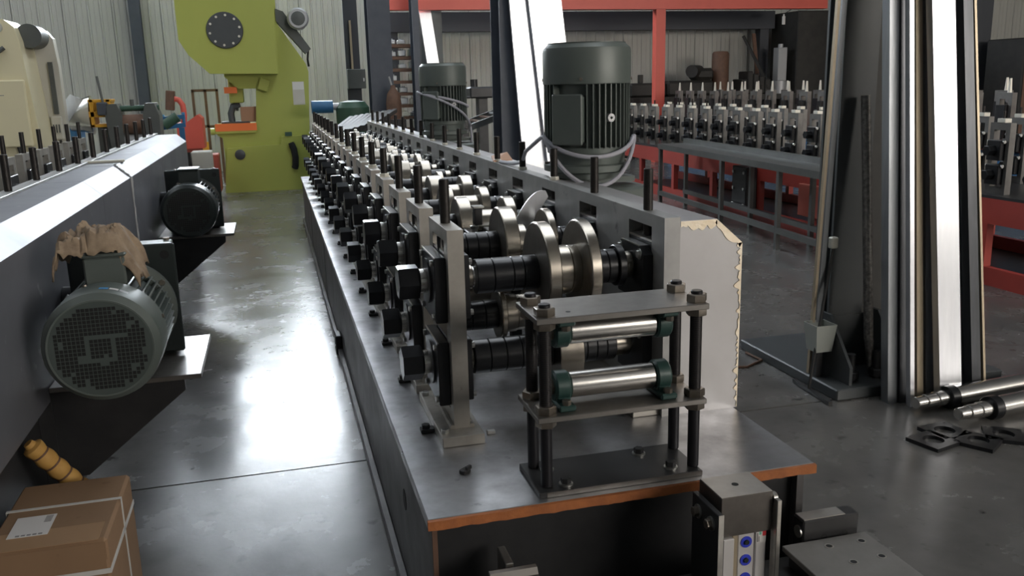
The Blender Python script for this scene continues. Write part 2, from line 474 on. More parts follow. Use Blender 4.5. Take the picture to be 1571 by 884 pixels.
# ------------------------------------------------------------------ roll stands (left side)
def slot_plate(y0, y1, z0, z1, oy0, oy1, oz0, oz1, x0, x1, c=.0025):
    m = MB()
    m.box(x0, x1, y0, oy0, z0, oz1)
    m.box(x0, x1, oy1, y1, z0, oz1)
    m.box(x0, x1, oy0, oy1, z0, oz0)
    m.box(x0, x1, y0, y1, oz1, z1)
    return m
def make_stand():
    t = thing('roll_stand', 'x', 'roll stand', (0, 0, 0))
    MB().box(-.047, .075, -.205, .205, 0, .03, .002).build('base_plate', 'plate_steel', t)
    slot_plate(-.144, .144, .03, .608, -.088, .088, .075, .572, 0, .046).build('upright', 'plate_steel', t)
    weld = MB()
    for sx in (-.006, .052):
        weld.tube([(sx, -.144 + .288 * i / 40, .034 + random.uniform(-.002, .002)) for i in range(41)], .008, 6)
    weld.build('weld_bead', 'plate_steel', t)
    for zc in (.442, .195):
        b = MB().box(.002, .044, -.086, .086, zc - .108, zc + .088, .002).build('bearing_block', 'black_block', t)
        MB().box(-.034, -.0005, -.112, .1, zc - .105, zc + .085, .003).build('outer_flange', 'black_block', b)
        MB().box(.0465, .07, -.1, .1, zc - .1, zc + .085, .003).build('inner_flange', 'black_block', b)
        MB().box(-.0342, -.0305, -.112, .1, zc + .0835, zc + .0865).build('flange_edge', 'edge_steel', b)  # bright strip stands in for the highlight on the flange top
        MB().ring((-.04, 0, zc), (1, 0, 0), .034, .066, .006, 24).build('bearing_cap', 'dark_steel', b)
        for sy in (-.092, .08):
            for sz in (-.088, .068):
                MB().hexa((-.034, sy, zc + sz), (-1, 0, 0), .0095, .009).build('bolt', 'bolt_zinc', b)
                MB().hexa((.07, sy * .95, zc + sz * .95), (1, 0, 0), .0095, .009).build('bolt', 'bolt_zinc', b)
    MB().box(.001, .042, -.086, .086, .53, .537).build('slot_bar', 'edge_steel', t)
    MB().cyl((.006, 0, .53), (.006, 0, .571), .009, 10).build('set_screw', 'black_oxide', t)
    s = MB().cyl((.024, 0, .53), (.024, 0, .735), .0145, 14, .002)
    for i in range(30):
        s.ring((.024, 0, .612 + i * .004), (0, 0, 1), .0144, .0153, .002, 12)
    s.build('adjusting_screw', 'thread', t)
    for sy in (-.165, .165):
        MB().hexa((-.033, sy, .03), (0, 0, 1), .012, .012).build('anchor_bolt', 'bolt_zinc', t)
    c = MB().box(-.088, -.048, -.082, -.05, 0, .012, .002).hexa((-.072, -.066, .012), (0, 0, 1), .013, .012)
    c.build('clamp', 'dark_steel', t)
    return t
st0 = make_stand()
nutme = MB().hexa((.024, 0, .608), (0, 0, 1), .022, .016).box(.0, .048, -.022, .022, .608, .611).mesh('lock_nut', 'nut_white')
for k in range(NST):
    o = st0 if k == 0 else copy_tree(st0)
    o.location = (.44, Y0S + PITCH_Y * k, .5)
    if k == 0: lb = 'nearest roll stand of the middle machine, pale steel upright with black bearing blocks'
    elif k == NST - 1: lb = 'farthest roll stand at the green press end of the middle machine'
    else: lb = '%s roll stand from the near end, on the left side of the middle machine bed' % ORD[k]
    tag(o, lb, 'roll stand', 'roll stands along the left side of the middle machine')
    if k >= 3:
        inst('lock_nut', nutme, o)

# ------------------------------------------------------------------ right bearing wall + gear hood
YW0, YW1 = 2.322, 10.42
wall = thing('bearing_wall', 'long continuous pale steel bearing wall with slots on the right side of the middle machine', 'bearing wall', (1.097, 6.3, .5))
pl = MB()
pl.box(1.072, 1.122, YW0, YW1, 1.07, 1.108)
pl.box(1.072, 1.122, YW0, YW1, .5, .58)
ya = YW0
for k in range(NST):
    yc = Y0S + PITCH_Y * k
    pl.box(1.072, 1.122, ya, yc - .088, .58, 1.07)
    ya = yc + .088
pl.box(1.072, 1.122, ya, YW1, .58, 1.07)
pl.build('plate', 'wall_plate', wall)
MB().box(1.1195, 1.1222, YW0 + .03, YW1 - .03, .58, 1.07).build('slot_shade', 'vent_dark', wall)  # dark sheet stands in for the shade inside the slots
MB().box(.985, 1.072, 2.34, 10.4, .5, .53, .002).build('base_strip', 'plate_steel', wall)
def wall_block_parts():
    r = {}
    for nm, zc in (('u', .442), ('l', .195)):
        r[nm + 'block'] = MB().box(.002, .046, -.086, .086, zc - .108, zc + .08, .002).mesh('bearing_block', 'black_block')
        r[nm + 'flange'] = MB().prism([(-.1, zc - .1), (.1, zc - .1), (.1, zc + .045), (.072, zc + .07), (-.072, zc + .07), (-.1, zc + .045)], 'x', -.032, -.0005).mesh('inner_flange', 'black_block')
        r[nm + 'edge'] = MB().box(-.0335, -.0315, -.070, .070, zc + .068, zc + .0715).mesh('flange_edge', 'edge_steel')  # highlight along the flange top, modelled as a bright strip
        b = MB()
        for sy in (-.075, .075):
            b.hexa((-.032, sy, zc + .045), (-1, 0, 0), .0125, .010)
            b.ring((-.0325, sy, zc + .045), (-1, 0, 0), .006, .017, .003, 16)
        r[nm + 'bolt'] = b.mesh('bolt', 'bolt_zinc')
    r['bar'] = MB().box(.001, .044, -.086, .086, .522, .529).mesh('slot_bar', 'edge_steel')
    s = MB().cyl((.026, 0, .53), (.026, 0, .735), .0145, 14, .002)
    for i in range(28):
        s.ring((.026, 0, .612 + i * .004), (0, 0, 1), .0144, .0153, .002, 12)
    r['screw'] = s.mesh('adjusting_screw', 'thread')
    r['nut'] = MB().hexa((.026, 0, .608), (0, 0, 1), .02, .014).mesh('lock_nut', 'nut_white')
    return r
WB = wall_block_parts()
for k in range(NST):
    L = (1.072 - wall.location.x, Y0S + PITCH_Y * k - wall.location.y, 0)
    for nm in 'ul':
        b = inst('bearing_block', WB[nm + 'block'], wall, L)
        inst('inner_flange', WB[nm + 'flange'], b)
        inst('flange_edge', WB[nm + 'edge'], b)
        inst('bolt', WB[nm + 'bolt'], b)
    inst('slot_bar', WB['bar'], wall, L)
    sc = inst('adjusting_screw', WB['screw'], wall, L)
    if k >= 2: inst('lock_nut', WB['nut'], sc)

hood = thing('gear_cover', 'bare sheet steel gear cover with ground weld edges on the right of the middle machine', 'machine cover', (1.23, 6.3, .5))
HP = [(1.1225, .5), (1.325, .5), (1.325, 1.02), (1.24, 1.095), (1.1225, 1.095)]
MB().prism(HP, 'y', 2.326, 4.9).build('cover_sheet', 'hood_sheet', hood)
MB().prism(HP, 'y', 4.904, 7.6).build('cover_sheet', 'hood_sheet', hood)
MB().prism(HP, 'y', 7.604, 10.42).build('cover_sheet', 'hood_sheet', hood)
# ground weld along the top, chamfer and outer edge of the near end
wd = MB()
def weldstrip(pts, inw, wmin, wmax, n):
    P = [Vector(p) for p in pts]
    top = []; low = []
    for i in range(n + 1):
        t = i / n
        p = P[0].lerp(P[1], t)
        w = wmin + (wmax - wmin) * abs(noise.noise(Vector((p.x * 40 + p.z * 40, 3.1, p.z * 25)))) * 1.9
        top.append(p); low.append(p + Vector(inw) * w)
    vs = []
    for a, b in zip(top, low):
        vs += [(a.x, 2.3235, a.z), (b.x, 2.3235, b.z), (a.x, 2.326, a.z), (b.x, 2.326, b.z)]
    fs = []
    for i in range(n):
        k = i * 4
        fs += [(k, k + 1, k + 5, k + 4), (k + 1, k + 3, k + 7, k + 5), (k + 2, k, k + 4, k + 6)]
    wd.add(vs, fs)
weldstrip([(1.124, 0, 1.0945), (1.24, 0, 1.0945)], (0, 0, -1), .014, .028, 60)
weldstrip([(1.24, 0, 1.0945), (1.325, 0, 1.0195)], (-.55, 0, -.83), .010, .026, 60)
weldstrip([(1.3248, 0, 1.0195), (1.3248, 0, .84)], (-1, 0, 0), .004, .02, 50)
weldstrip([(1.3248, 0, .84), (1.3248, 0, .502)], (-1, 0, 0), .001, .014, 60)
wd.build('weld_seam', 'weld_ground', hood, label='bright ground weld along the cover end')

# ------------------------------------------------------------------ roll shafts
MESHC = {}
def cyl_mesh(kind, x0, x1, r, m, n=28, c=.002):
    key = (kind, round(x1 - x0, 4), round(r, 4), m, n)
    if key not in MESHC:
        MESHC[key] = MB().cyl((0, 0, 0), (x1 - x0, 0, 0), r, n, c).mesh(kind, m)
    return MESHC[key]
def disc_mesh(w, r, hub):
    key = ('disc', round(w, 4), round(r, 4))
    if key not in MESHC:
        c = .003
        MESHC[key] = MB().lathe((0, 0, 0), (1, 0, 0), [(0, r - c), (c, r), (w - c, r), (w, r - c)], 56).mesh('roll', 'roll_steel')
        MESHC['face', round(w, 4), round(r, 4)] = MB().ring((-.0012, 0, 0), (1, 0, 0), .05, r - .006, .0012, 48).mesh('roll_face', 'roll_face')
    return MESHC[key], MESHC['face', round(w, 4), round(r, 4)]
nut_me = MB().hexa((0, 0, 0), (1, 0, 0), .052, .062, .3, .008).mesh('shaft_nut', 'black_oxide')
wash_me = MB().cyl((0, 0, 0), (.03, 0, 0), .036, 24, .002).mesh('washer', 'chrome')
shaft_me = MB().cyl((.03, 0, 0), (.785, 0, 0), .031, 24, .003).mesh('shaft', 'chrome')
def shaft(k, z, items, label, group):
    """items: ('s', x0, x1) sleeve, ('r', x0, x1, R) roll, ('h', x0, x1, R) polished hub"""
    yc = Y0S + PITCH_Y * k
    t = thing('roll_shaft', label, 'roll shaft', (.32, yc, z), 0, group)
    inst('shaft', shaft_me, t, (.0, 0, 0))
    inst('shaft_nut', nut_me, t, (-.004, 0, 0), (random.uniform(0, 1), 0, 0))
    inst('washer', wash_me, t, (.058, 0, 0))
    for it in items:
        x0, x1 = it[1] - .32, it[2] - .32
        if it[0] == 's':
            r = it[3] if len(it) > 3 else .052
            inst('sleeve', cyl_mesh('sleeve', x0, x1 - .001, r, 'black_oxide'), t, (x0, 0, 0))
        elif it[0] == 'h':
            inst('hub', cyl_mesh('hub', x0, x1, it[3], 'roll_steel', 36), t, (x0, 0, 0))
        elif it[0] == 'r':
            me, fc = disc_mesh(x1 - x0, it[3], .05)
            d = inst('roll', me, t, (x0, 0, 0))
            inst('roll_face', fc, d)
    return t
def sl(a, b, n, r=.052):
    w = (b - a) / n
    return [('s', a + i * w, a + (i + 1) * w, r) for i in range(n)]
ZU, ZL = .942, .695
G1, G2 = 'upper roll shafts of the middle machine', 'lower roll shafts of the middle machine'
shaft(0, ZU, [('h', .515, .535, .036)] + [('s', .545, .597), ('s', .597, .656), ('s', .656, .689), ('s', .689, .735)] + [('r', .735, .772, .15), ('h', .772, .832, .075), ('h', .833, .862, .073), ('r', .862, .895, .15)] + sl(.895, .985, 3) + [('s', .985, 1.008, .064), ('h', 1.008, 1.036, .042)],
      'nearest upper roll shaft with two large polished flanged rolls and black sleeves', G1)
shaft(0, ZL, [('h', .515, .53, .036)] + sl(.53, .775, 5) + [('h', .775, .85, .115)] + sl(.85, .98, 4) + [('h', .98, 1.03, .042)],
      'nearest lower roll shaft with one broad polished roll between black sleeves', G2)
shaft(1, ZU, [('h', .515, .535, .036)] + sl(.54, .735, 5) + [('r', .735, .785, .135), ('h', .785, .83, .07), ('s', .83, .87), ('r', .90, .925, .12)] + sl(.925, 1.0, 2) + [('h', 1.0, 1.036, .042)],
      'second upper roll shaft from the near end with a thick brown steel roll', G1)
shaft(1, ZL, [('h', .515, .53, .036)] + sl(.53, .725, 4) + [('r', .725, .745, .095), ('h', .745, .79, .07), ('h', .79, .835, .066), ('r', .835, .85, .09)] + sl(.85, .99, 4),
      'second lower roll shaft from the near end with narrow stepped bright rolls', G2)
for k in range(2, NST):
    a = random.uniform(.66, .74)
    R = random.uniform(.085, .125)
    w = random.uniform(.03, .07)
    b = random.uniform(.84, .9)
    end = 'at the press end' if k == NST - 1 else ''
    shaft(k, ZU, [('h', .515, .535, .036)] + sl(.54, a, 3) + [('r', a, a + w, R), ('h', a + w, b, .062), ('r', b, b + w * .8, R * .95)] + sl(b + w * .8, 1.0, 2) + [('h', 1.0, 1.036, .042)],
          '%s upper roll shaft from the near end of the middle machine' % ORD[k], G1)
    R2 = random.uniform(.08, .11)
    shaft(k, ZL, [('h', .515, .53, .036)] + sl(.53, a, 3) + [('r', a, b, R2)] + sl(b, 1.0, 3),
          '%s lower roll shaft from the near end of the middle machine' % ORD[k], G2)

# strip guide tooling between the first stations
tg = thing('strip_guide', 'small dark clamp tooling with a curved bright blade between the front roll shafts', 'strip guide', (.86, 3.22, .5))
MB().box(.84, .88, 3.20, 3.24, .5, .9).build('post', 'dark_steel', tg)
MB().box(.66, .98, 3.16, 3.20, .9, .925, .003).build('cross_bar', 'dark_steel', tg)
MB().box(.66, .98, 3.26, 3.30, .9, .925, .003).box(.70, .74, 3.16, 3.30, .885, .9).box(.90, .94, 3.16, 3.30, .885, .9).box(.82, .9, 3.16, 3.30, .885, .9).build('cross_bar', 'dark_steel', tg)
for xx in (.7, .78, .92):
    MB().box(xx - .018, xx + .018, 3.15, 3.31, .925, .955, .003).build('clamp', 'black_block', tg)
    MB().cyl((xx, 3.18, .955), (xx, 3.18, .985), .011, 12, .002).hexa((xx, 3.18, .972), (0, 0, 1), .016, .012).build('clamp_screw', 'bolt_zinc', tg)
MB().box(.70, .73, 3.17, 3.21, .985, 1.05, .003, Matrix.Translation((0, 0, 0)) @ Matrix.Rotation(0, 4, 'X')).build('clamp_arm', 'dark_steel', tg)
MB().box(.695, .735, 3.165, 3.215, 1.05, 1.056).build('arm_cap', 'bolt_zinc', tg)
MB().ring((.80, 3.13, .965), (0, 1, .2), .02, .034, .02, 20).build('guide_ring', 'bolt_zinc', tg)
bl = MB()
vs = []; n = 14
for i in range(n + 1):
    t = i / n
    x = .80 + .155 * t; z = .93 + .175 * math.sin(t * PI * .52)
    w = .012 + .045 * math.sin(PI * min(1, t * .85 + .1))
    vs += [(x, 3.10, z + w * .2), (x + w * .5, 3.10, z - w), (x, 3.106, z + w * .2), (x + w * .5, 3.106, z - w)]
fs = []
for i in range(n):
    k = i * 4
    fs += [(k, k + 1, k + 5, k + 4), (k + 3, k + 2, k + 6, k + 7), (k + 2, k, k + 4, k + 6), (k + 1, k + 3, k + 7, k + 5)]
bl.add(vs, fs + [(0, 2, 3, 1), (n * 4, n * 4 + 1, n * 4 + 3, n * 4 + 2)]).build('curved_blade', 'galv', tg, label='curved bright steel blade')
MB().box(.82, .86, 3.09, 3.2, .925, .945).build('blade_holder', 'dark_steel', tg)

# ------------------------------------------------------------------ exit roller guide
g = thing('exit_roller_guide', 'small roller guide frame with three steel plates, four black rods and green bearings', 'roller guide', (.785, 2.0, .5))
GX0, GX1, GY0, GY1 = .562, 1.008, 1.915, 2.10
for nm, za, zb, m in (('base_plate', .5, .515, 'dark_steel'), ('middle_plate', .695, .709, 'guide_plate'), ('top_plate', .942, .957, 'guide_plate')):
    MB().box(GX0, GX1 - (.008 if za == .5 else 0), GY0, GY1, za, zb, .0015).build(nm, m, g)
MB().box(GX0 + .02, GX1 - .008, GY0 - .001, GY0, .501, .514).build('plate_edge', 'guide_plate', g)
for rx in (.592, .990):
    for ry in (1.95, 2.068):
        r_ = MB().cyl((rx, ry, .515), (rx, ry, .985), .0148, 18, .002).build('rod', 'rod_black', g)
        for za in (.675, .709, .922, .957):
            MB().hexa((rx, ry, za), (0, 0, 1), .0265, .02, random.uniform(0, 1)).build('nut', 'nut_steel', r_)
        th = MB()
        for i in range(40):
            th.ring((rx, ry, .73 + i * .0047), (0, 0, 1), .0147, .0156, .0022, 14)
        th.build('thread', 'thread', r_)
for bx, by in ((.64, 1.945), (.62, 2.04), (.93, 1.955), (.885, 2.06)):
    MB().cyl((bx, by, .515), (bx, by, .519), .018, 20).build('washer', 'bolt_zinc', g)
    MB().hexa((bx, by, .519), (0, 0, 1), .0135, .014).build('bolt', 'dark_steel', g)
MB().lathe((.655, 1.96, .9572), (0, 0, 1), [(0, .006), (.0004, .006)], 12).build('drilled_hole', 'vent_dark', g)
def pillow(x, z, up):
    s = 1 if up else -1
    zb = .709 if up else .942
    p = MB()
    p.box(x - .022, x + .022, 1.935, 2.065, zb, zb + s * .016, .004)
    p.cyl((x - .02, 2.0, z), (x + .02, 2.0, z), .040, 24, .005)
    p.box(x - .018, x + .018, 1.965, 2.035, zb, zb + s * .03, .004)
    o = p.build('bearing_housing', 'pillow_green', g)
    MB().cyl((x - .028, 2.0, z), (x + .028, 2.0, z), .02, 18, .002).build('bearing_insert', 'nut_steel', o)
    for sy in (1.947, 2.053):
        MB().hexa((x, sy, zb + (s * .016 if up else -.028)), (0, 0, 1), .0115, .012).build('bolt', 'nut_steel', o)
for z, up in ((.757, True), (.898, False)):
    pillow(.645, z, up)
    pillow(.915, z, up)
    MB().cyl((.667, 2.0, z), (.893, 2.0, z), .033, 36, .002).build('roller', 'chrome', g)

bits = MB().box(-.014, .014, -.01, .01, 0, .012, .002).box(-.004, .016, -.012, -.002, .009, .02, .002)
o = single(bits, 'broken_bracket', 'dark_steel', 'small black metal scrap lying on the front left of the bed plate', 'metal scrap')
o.location = (.42, 2.12, .5); o.rotation_euler = (0, 0, .7)
o = single(MB().box(-.012, .012, -.008, .008, 0, .01, .0015), 'steel_chip', 'bolt_zinc', 'tiny bright square steel block on the bed behind the nearest stand base', 'metal scrap')
o.location = (.548, 2.36, .5)

# ------------------------------------------------------------------ stop unit in front of the bed
su = thing('stop_unit', 'steel stop block on a pneumatic cylinder with blue port plugs in the foreground', 'stop unit', (1.0, 1.75, .3))
MB().box(.88, 1.20, 1.45, 1.80, .28, .30).build('mounting_plate', 'dark_steel', su)
blk = MB().box(.936, 1.070, 1.694, 1.806, .448, .5485, .0015).build('stop_block', 'block_steel', su)
MB().box(.9375, 1.0685, 1.6955, 1.8045, .5485, .5495).build('block_face', 'block_top', blk)
MB().lathe((1.002, 1.752, .5495), (0, 0, 1), [(0, .0085), (.0005, .0085)], 16).build('tapped_hole', 'vent_dark', blk)
MB().box(.915, .929, 1.668, 1.80, .30, .522, .0015).build('side_plate', 'dark_steel', su)
MB().box(.9155, .9285, 1.666, 1.668, .30, .522).build('side_plate_edge', 'edge_steel', su)
for by, bz in ((1.765, .487), (1.70, .487)):
    w_ = MB().cyl((.915, by, bz), (.911, by, bz), .0175, 20).build('washer', 'bolt_zinc', su)
    MB().hexa((.911, by, bz), (-1, 0, 0), .0125, .012).build('bolt', 'nut_steel', w_)
MB().box(1.071, 1.083, 1.675, 1.70, .30, .532, .0015).build('guide_rod', 'edge_steel', su)
MB().cyl((1.071, 1.705, .525), (1.083, 1.705, .525), .016, 20, .001).build('rod_lug', 'edge_steel', su)
cy = MB().box(.939, .968, 1.685, 1.79, .30, .447, .002).box(.986, 1.028, 1.70, 1.79, .30, .447, .002).box(1.032, 1.060, 1.70, 1.79, .30, .447, .002).box(.945, 1.055, 1.712, 1.785, .30, .446).build('cylinder_body', 'cyl_alu', su)
MB().box(.972, .984, 1.6995, 1.712, .30, .446).build('cylinder_slot', 'galv_tan', cy)
for bz in (.425, .378, .33):
    MB().lathe((1.007, 1.7, bz), (0, -1, 0), [(0, .0145), (.002, .0145)], 24).build('port_ring', 'sticker_blue' if 0 else 'blue_plug', cy)
    MB().lathe((1.007, 1.698, bz), (0, -1, 0), [(0, .0065), (.0035, .006)], 16).build('port_plug', 'motor_dark', cy)
MB().box(1.033, 1.059, 1.6992, 1.70, .418, .446).build('label', 'paper', cy, label='white cylinder label with red corner')
MB().box(1.050, 1.059, 1.6986, 1.6992, .434, .446).build('label_corner', 'sticker_red', cy)
MB().box(1.041, 1.046, 1.6986, 1.6992, .438, .445).build('label_mark', 'sticker_green', cy)
MB().box(1.035, 1.038, 1.6986, 1.6992, .420, .443).build('label_print', 'print_grey', cy)
MB().box(1.0395, 1.0415, 1.6986, 1.6992, .420, .434).build('label_print', 'print_grey', cy)

dt = thing('drilled_plate', 'grey steel plate with four bolt holes at the lower right foreground', 'steel plate', (1.27, 1.6, .335))
MB().box(1.152, 1.392, 1.30, 1.774, .335, .35, .0015).build('plate', 'plate_grey', dt)
for hx, hy in ((1.262, 1.737), (1.354, 1.735), (1.274, 1.655), (1.355, 1.658)):
    MB().ring((hx, hy, .3502), (0, 0, 1), .008, .0115, .0006, 20).build('chamfer', 'edge_steel', dt)
    MB().lathe((hx, hy, .3502), (0, 0, 1), [(0, .009), (.0004, .009)], 18).build('bolt_hole', 'vent_dark', dt)
lg = MB()
for lx in (1.165, 1.36):
    lg.box(lx, lx + .02, 1.32, 1.76, 0, .335)
lg.build('leg', 'dark_steel', dt)
b2 = thing('clamp_bar', 'dark chamfered steel bar behind the drilled plate, right of the stop unit', 'steel bar', (1.26, 1.8, .35))
MB().box(1.222, 1.385, 1.79, 1.838, .30, .396, .004).build('bar', 'dark_steel', b2)
MB().box(1.226, 1.345, 1.794, 1.834, .396, .398).build('bar_top', 'block_top', b2)
MB().box(1.21, 1.37, 1.80, 1.85, 0, .30).build('bracket', 'dark_steel', b2)
for hx in (1.285, 1.345):
    MB().lathe((hx, 1.79, .345), (0, -1, 0), [(0, .008), (.0006, .008)], 14).build('bolt_hole', 'vent_dark', b2)
MB().cyl((1.222, 1.81, .36), (1.218, 1.81, .36), .016, 18).build('washer', 'bolt_zinc', b2)
bb = thing('base_bolt', 'black hex bolt with bright washer beside the stop unit', 'bolt', (1.135, 1.645, .3))
MB().cyl((1.135, 1.645, .30), (1.135, 1.645, .304), .022, 22).build('washer', 'bolt_zinc', bb)
MB().hexa((1.135, 1.645, .304), (0, 0, 1), .017, .026).build('bolt_head', 'motor_dark', bb)
fl = thing('front_fixture', 'small steel stop with an upright bright prong below the left end of the orange edge', 'steel stop', (.46, 1.8, .3))
MB().box(.402, .515, 1.70, 1.80, .30, .385, .002).build('block', 'block_steel', fl)
MB().prism([(1.775, .385), (1.80, .385), (1.80, .398), (1.786, .398)], 'x', .402, .515).build('bevel_lip', 'block_top', fl)
MB().box(.447, .466, 1.815, 1.90, .30, .40, .002).build('finger', 'edge_steel', fl)
MB().box(.40, .53, 1.69, 1.91, .0, .30).build('pedestal', 'dark_steel', fl)
fp = thing('table_plate', 'dark plate on edge in front of the machine beside the stop unit', 'steel plate', (.8, 1.6, .28))
MB().box(.72, .915, 1.45, 1.715, .262, .285, .002).build('plate', 'block_steel', fp)
MB().box(.872, .880, 1.665, 1.71, .285, .35, .001).build('fin', 'edge_steel', fp)
MB().box(.74, .90, 1.5, 1.7, 0, .262).build('pedestal', 'dark_steel', fp)
MB().box(.90, 1.19, 1.5, 1.78, 0, .28).build('pedestal', 'dark_steel', su)

# ------------------------------------------------------------------ electric motors
def make_motor(label, R=.178, bx=.07, matbody='motor_green', grille_m='motor_grille'):
    t = thing('electric_motor', label, 'motor', (0, 0, 0))
    # local axis z, flange at 0, fan end at .55
    MB().lathe((0, 0, 0), (0, 0, 1), [(0, R * .78), (.02, R * .80), (.03, R * 1.0), (.055, R * 1.0), (.06, R * .86), (.10, R * .88), (.105, R * .92), (.13, R * .92)], 48).build('end_shield', matbody, t)
    MB().cyl((0, 0, .125), (0, 0, .40), R * .82, 40).build('stator_body', matbody, t)
    fins = MB()
    nf = 44
    for i in range(nf):
        a = 2 * PI * i / nf
        if abs((a - PI / 2 + PI) % (2 * PI) - PI) < .33: continue
        M = Matrix.Rotation(a, 4, 'Z')
        fins.box(R * .80, R * .985, -.0028, .0028, .128, .392, 0, M)
    fins.build('cooling_fins', matbody, t)
    cov = MB().lathe((0, 0, 0), (0, 0, 1), [(.385, R * .99), (.388, R * 1.005), (.515, R * 1.005), (.53, R * .985), (.548, R * .88)], 56, False).build('fan_cover', matbody, t)
    gr = MB().lathe((0, 0, 0), (0, 0, 1), [(.546, R * .885), (.550, R * .88)], 56).build('fan_grille', grille_m, cov)
    MB().ring((0, 0, .5485), (0, 0, 1), R * .855, R * .885, .003, 56).build('grille_rim', matbody, cov)
    h = MB(); s = .0052; p = .0122
    nn = int(R * .8 / p) + 1
    for i in range(-nn, nn + 1):
        for j in range(-nn, nn + 1):
            if (i * p) ** 2 + (j * p) ** 2 < (R * .78) ** 2 and noise.noise(Vector((i * .35, j * .35, 4.2))) > -.33 and max(abs(i), abs(j)) != 3:
                h.box(i * p - s, i * p + s, j * p - s, j * p + s, .5502, .5507)
    h.build('vent_holes', 'vent_dark', cov, kind='stuff')
    tb = MB().box(-.062, .062, R * .75, R + bx, .15, .34, .006).build('terminal_box', matbody, t)
    MB().box(-.068, .068, R + bx, R + bx + .012, .143, .347, .005).build('lid', matbody, tb)
    for a in (-.9, .9, PI):
        bo = Matrix.Rotation(a, 4, 'Z') @ Vector((0, R * .98, .26))
    c = Vector((R * .94, 0, .25))
    MB().ring((R * .90 * math.cos(2.55), R * .90 * math.sin(2.55), .25), (math.cos(2.55), math.sin(2.55), 0), .006, .017, R * .13, 16).build('lifting_boss', 'silver_grey', t)
    for a in (.6, 2.2, 3.8, 5.4):
        q = Matrix.Rotation(a, 4, 'Z') @ Vector((R * .93, 0, .055))
        MB().hexa(q, (0, 0, 1), .011, .012).build('flange_bolt', 'nut_steel', t)
    for a in (.3, 1.87, 3.44, 5.01):
        q = Matrix.Rotation(a, 4, 'Z') @ Vector((R * 1.0, 0, .405))
        d = Matrix.Rotation(a, 4, 'Z') @ Vector((1, 0, 0))
        MB().cyl(q, q + d * .006, .007, 10).build('cover_screw', 'nut_steel', cov)
    return t
mA = make_motor('large upright green electric motor behind the near end of the middle machine', .184, .004)
mA.location = (1.296, 3.6, 1.10); mA.rotation_euler = (0, 0, math.radians(136))
mB = make_motor('smaller-looking upright green motor farther along the middle machine', .178, .004)
mB.location = (1.28, 6.75, 1.10); mB.rotation_euler = (0, 0, math.radians(138))
for (mx, my, nm, lb) in ((1.296, 3.6, 'motor_pedestal', 'dark green gearbox pedestal under the large upright motor'), (1.28, 6.75, 'motor_pedestal', 'green gearbox pedestal under the farther upright motor')):
    p_ = thing(nm, lb, 'gearbox', (mx, my, .3))
    MB().box(1.334, mx + .24, my - .16, my + .16, .35, 1.06, .012).build('gearbox', 'motor_green', p_)
    MB().lathe((mx, my, 1.0955), (0, 0, 1), [(0, .13), (.0045, .13)], 40).build('adapter_ring', 'motor_green', p_)
    MB().box(1.27, mx + .2, my - .05, my + .05, 1.072, 1.0955).build('bracket_arm', 'motor_green', p_)
    MB().box(1.334, mx + .22, my - .14, my + .14, 0, .35).build('stand', 'dark_steel', p_)

def arc_pts(c, R, z0, z1, a0, a1, n=24, bulge=0):
    r = []
    for i in range(n + 1):
        t = i / n; a = a0 + (a1 - a0) * t
        r.append((c[0] + R * math.cos(a), c[1] + R * math.sin(a), z0 + (z1 - z0) * t - bulge * math.sin(PI * t)))
    return r
ca = MB()
R_ = .195
path = [(1.085, 4.28, 1.116), (1.10, 4.10, 1.122), (1.105, 3.95, 1.14), (1.08, 3.80, 1.20), (1.10, 3.64, 1.265)]
path += arc_pts((1.296, 3.6), R_, 1.275, 1.265, math.radians(182), math.radians(335), 26, .075)
ca.tube(path, .009, 8)
path2 = arc_pts((1.296, 3.6), R_ + .004, 1.27, 1.262, math.radians(335), math.radians(190), 26, .19)
ca.tube(path2, .009, 8)
single(ca, 'power_cable', 'cable_grey', 'grey cable looped around the large upright motor and laid on the bearing wall', 'cable')
ca = MB()
ca.tube(arc_pts((1.28, 6.75), .192, 1.44, 1.33, math.radians(170), math.radians(330), 22, -.02), .009, 8)
ca.tube(arc_pts((1.28, 6.75), .196, 1.445, 1.18, math.radians(175), math.radians(345), 22, -.06), .009, 8)
ca.tube([(1.47, 6.70, 1.18), (1.475, 6.69, 1.10), (1.47, 6.68, 1.0)], .009, 8)
single(ca, 'power_cable', 'cable_grey', 'pale cable slung across the farther upright motor', 'cable')
pc = MB().tube([(1.05 + .03 * i, 4.30 - .01 * i + .012 * math.sin(i * 2), 1.118 + .006 * (i % 2)) for i in range(5)], .008, 8)
o = single(MB().add([(0, 0, 0), (.11, .03, 0), (.10, .10, .035), (.01, .08, .02), (0, 0, .004), (.11, .03, .004), (.10, .10, .039), (.01, .08, .024)], [(3, 2, 1, 0), (4, 5, 6, 7), (0, 1, 5, 4), (1, 2, 6, 5), (2, 3, 7, 6), (3, 0, 4, 7)]), 'sheet_offcut', 'copper', 'copper-brown sheet offcut lying on the bearing wall beside the grey cable', 'metal scrap')
o.location = (1.075 + .05, 4.42, 1.110)

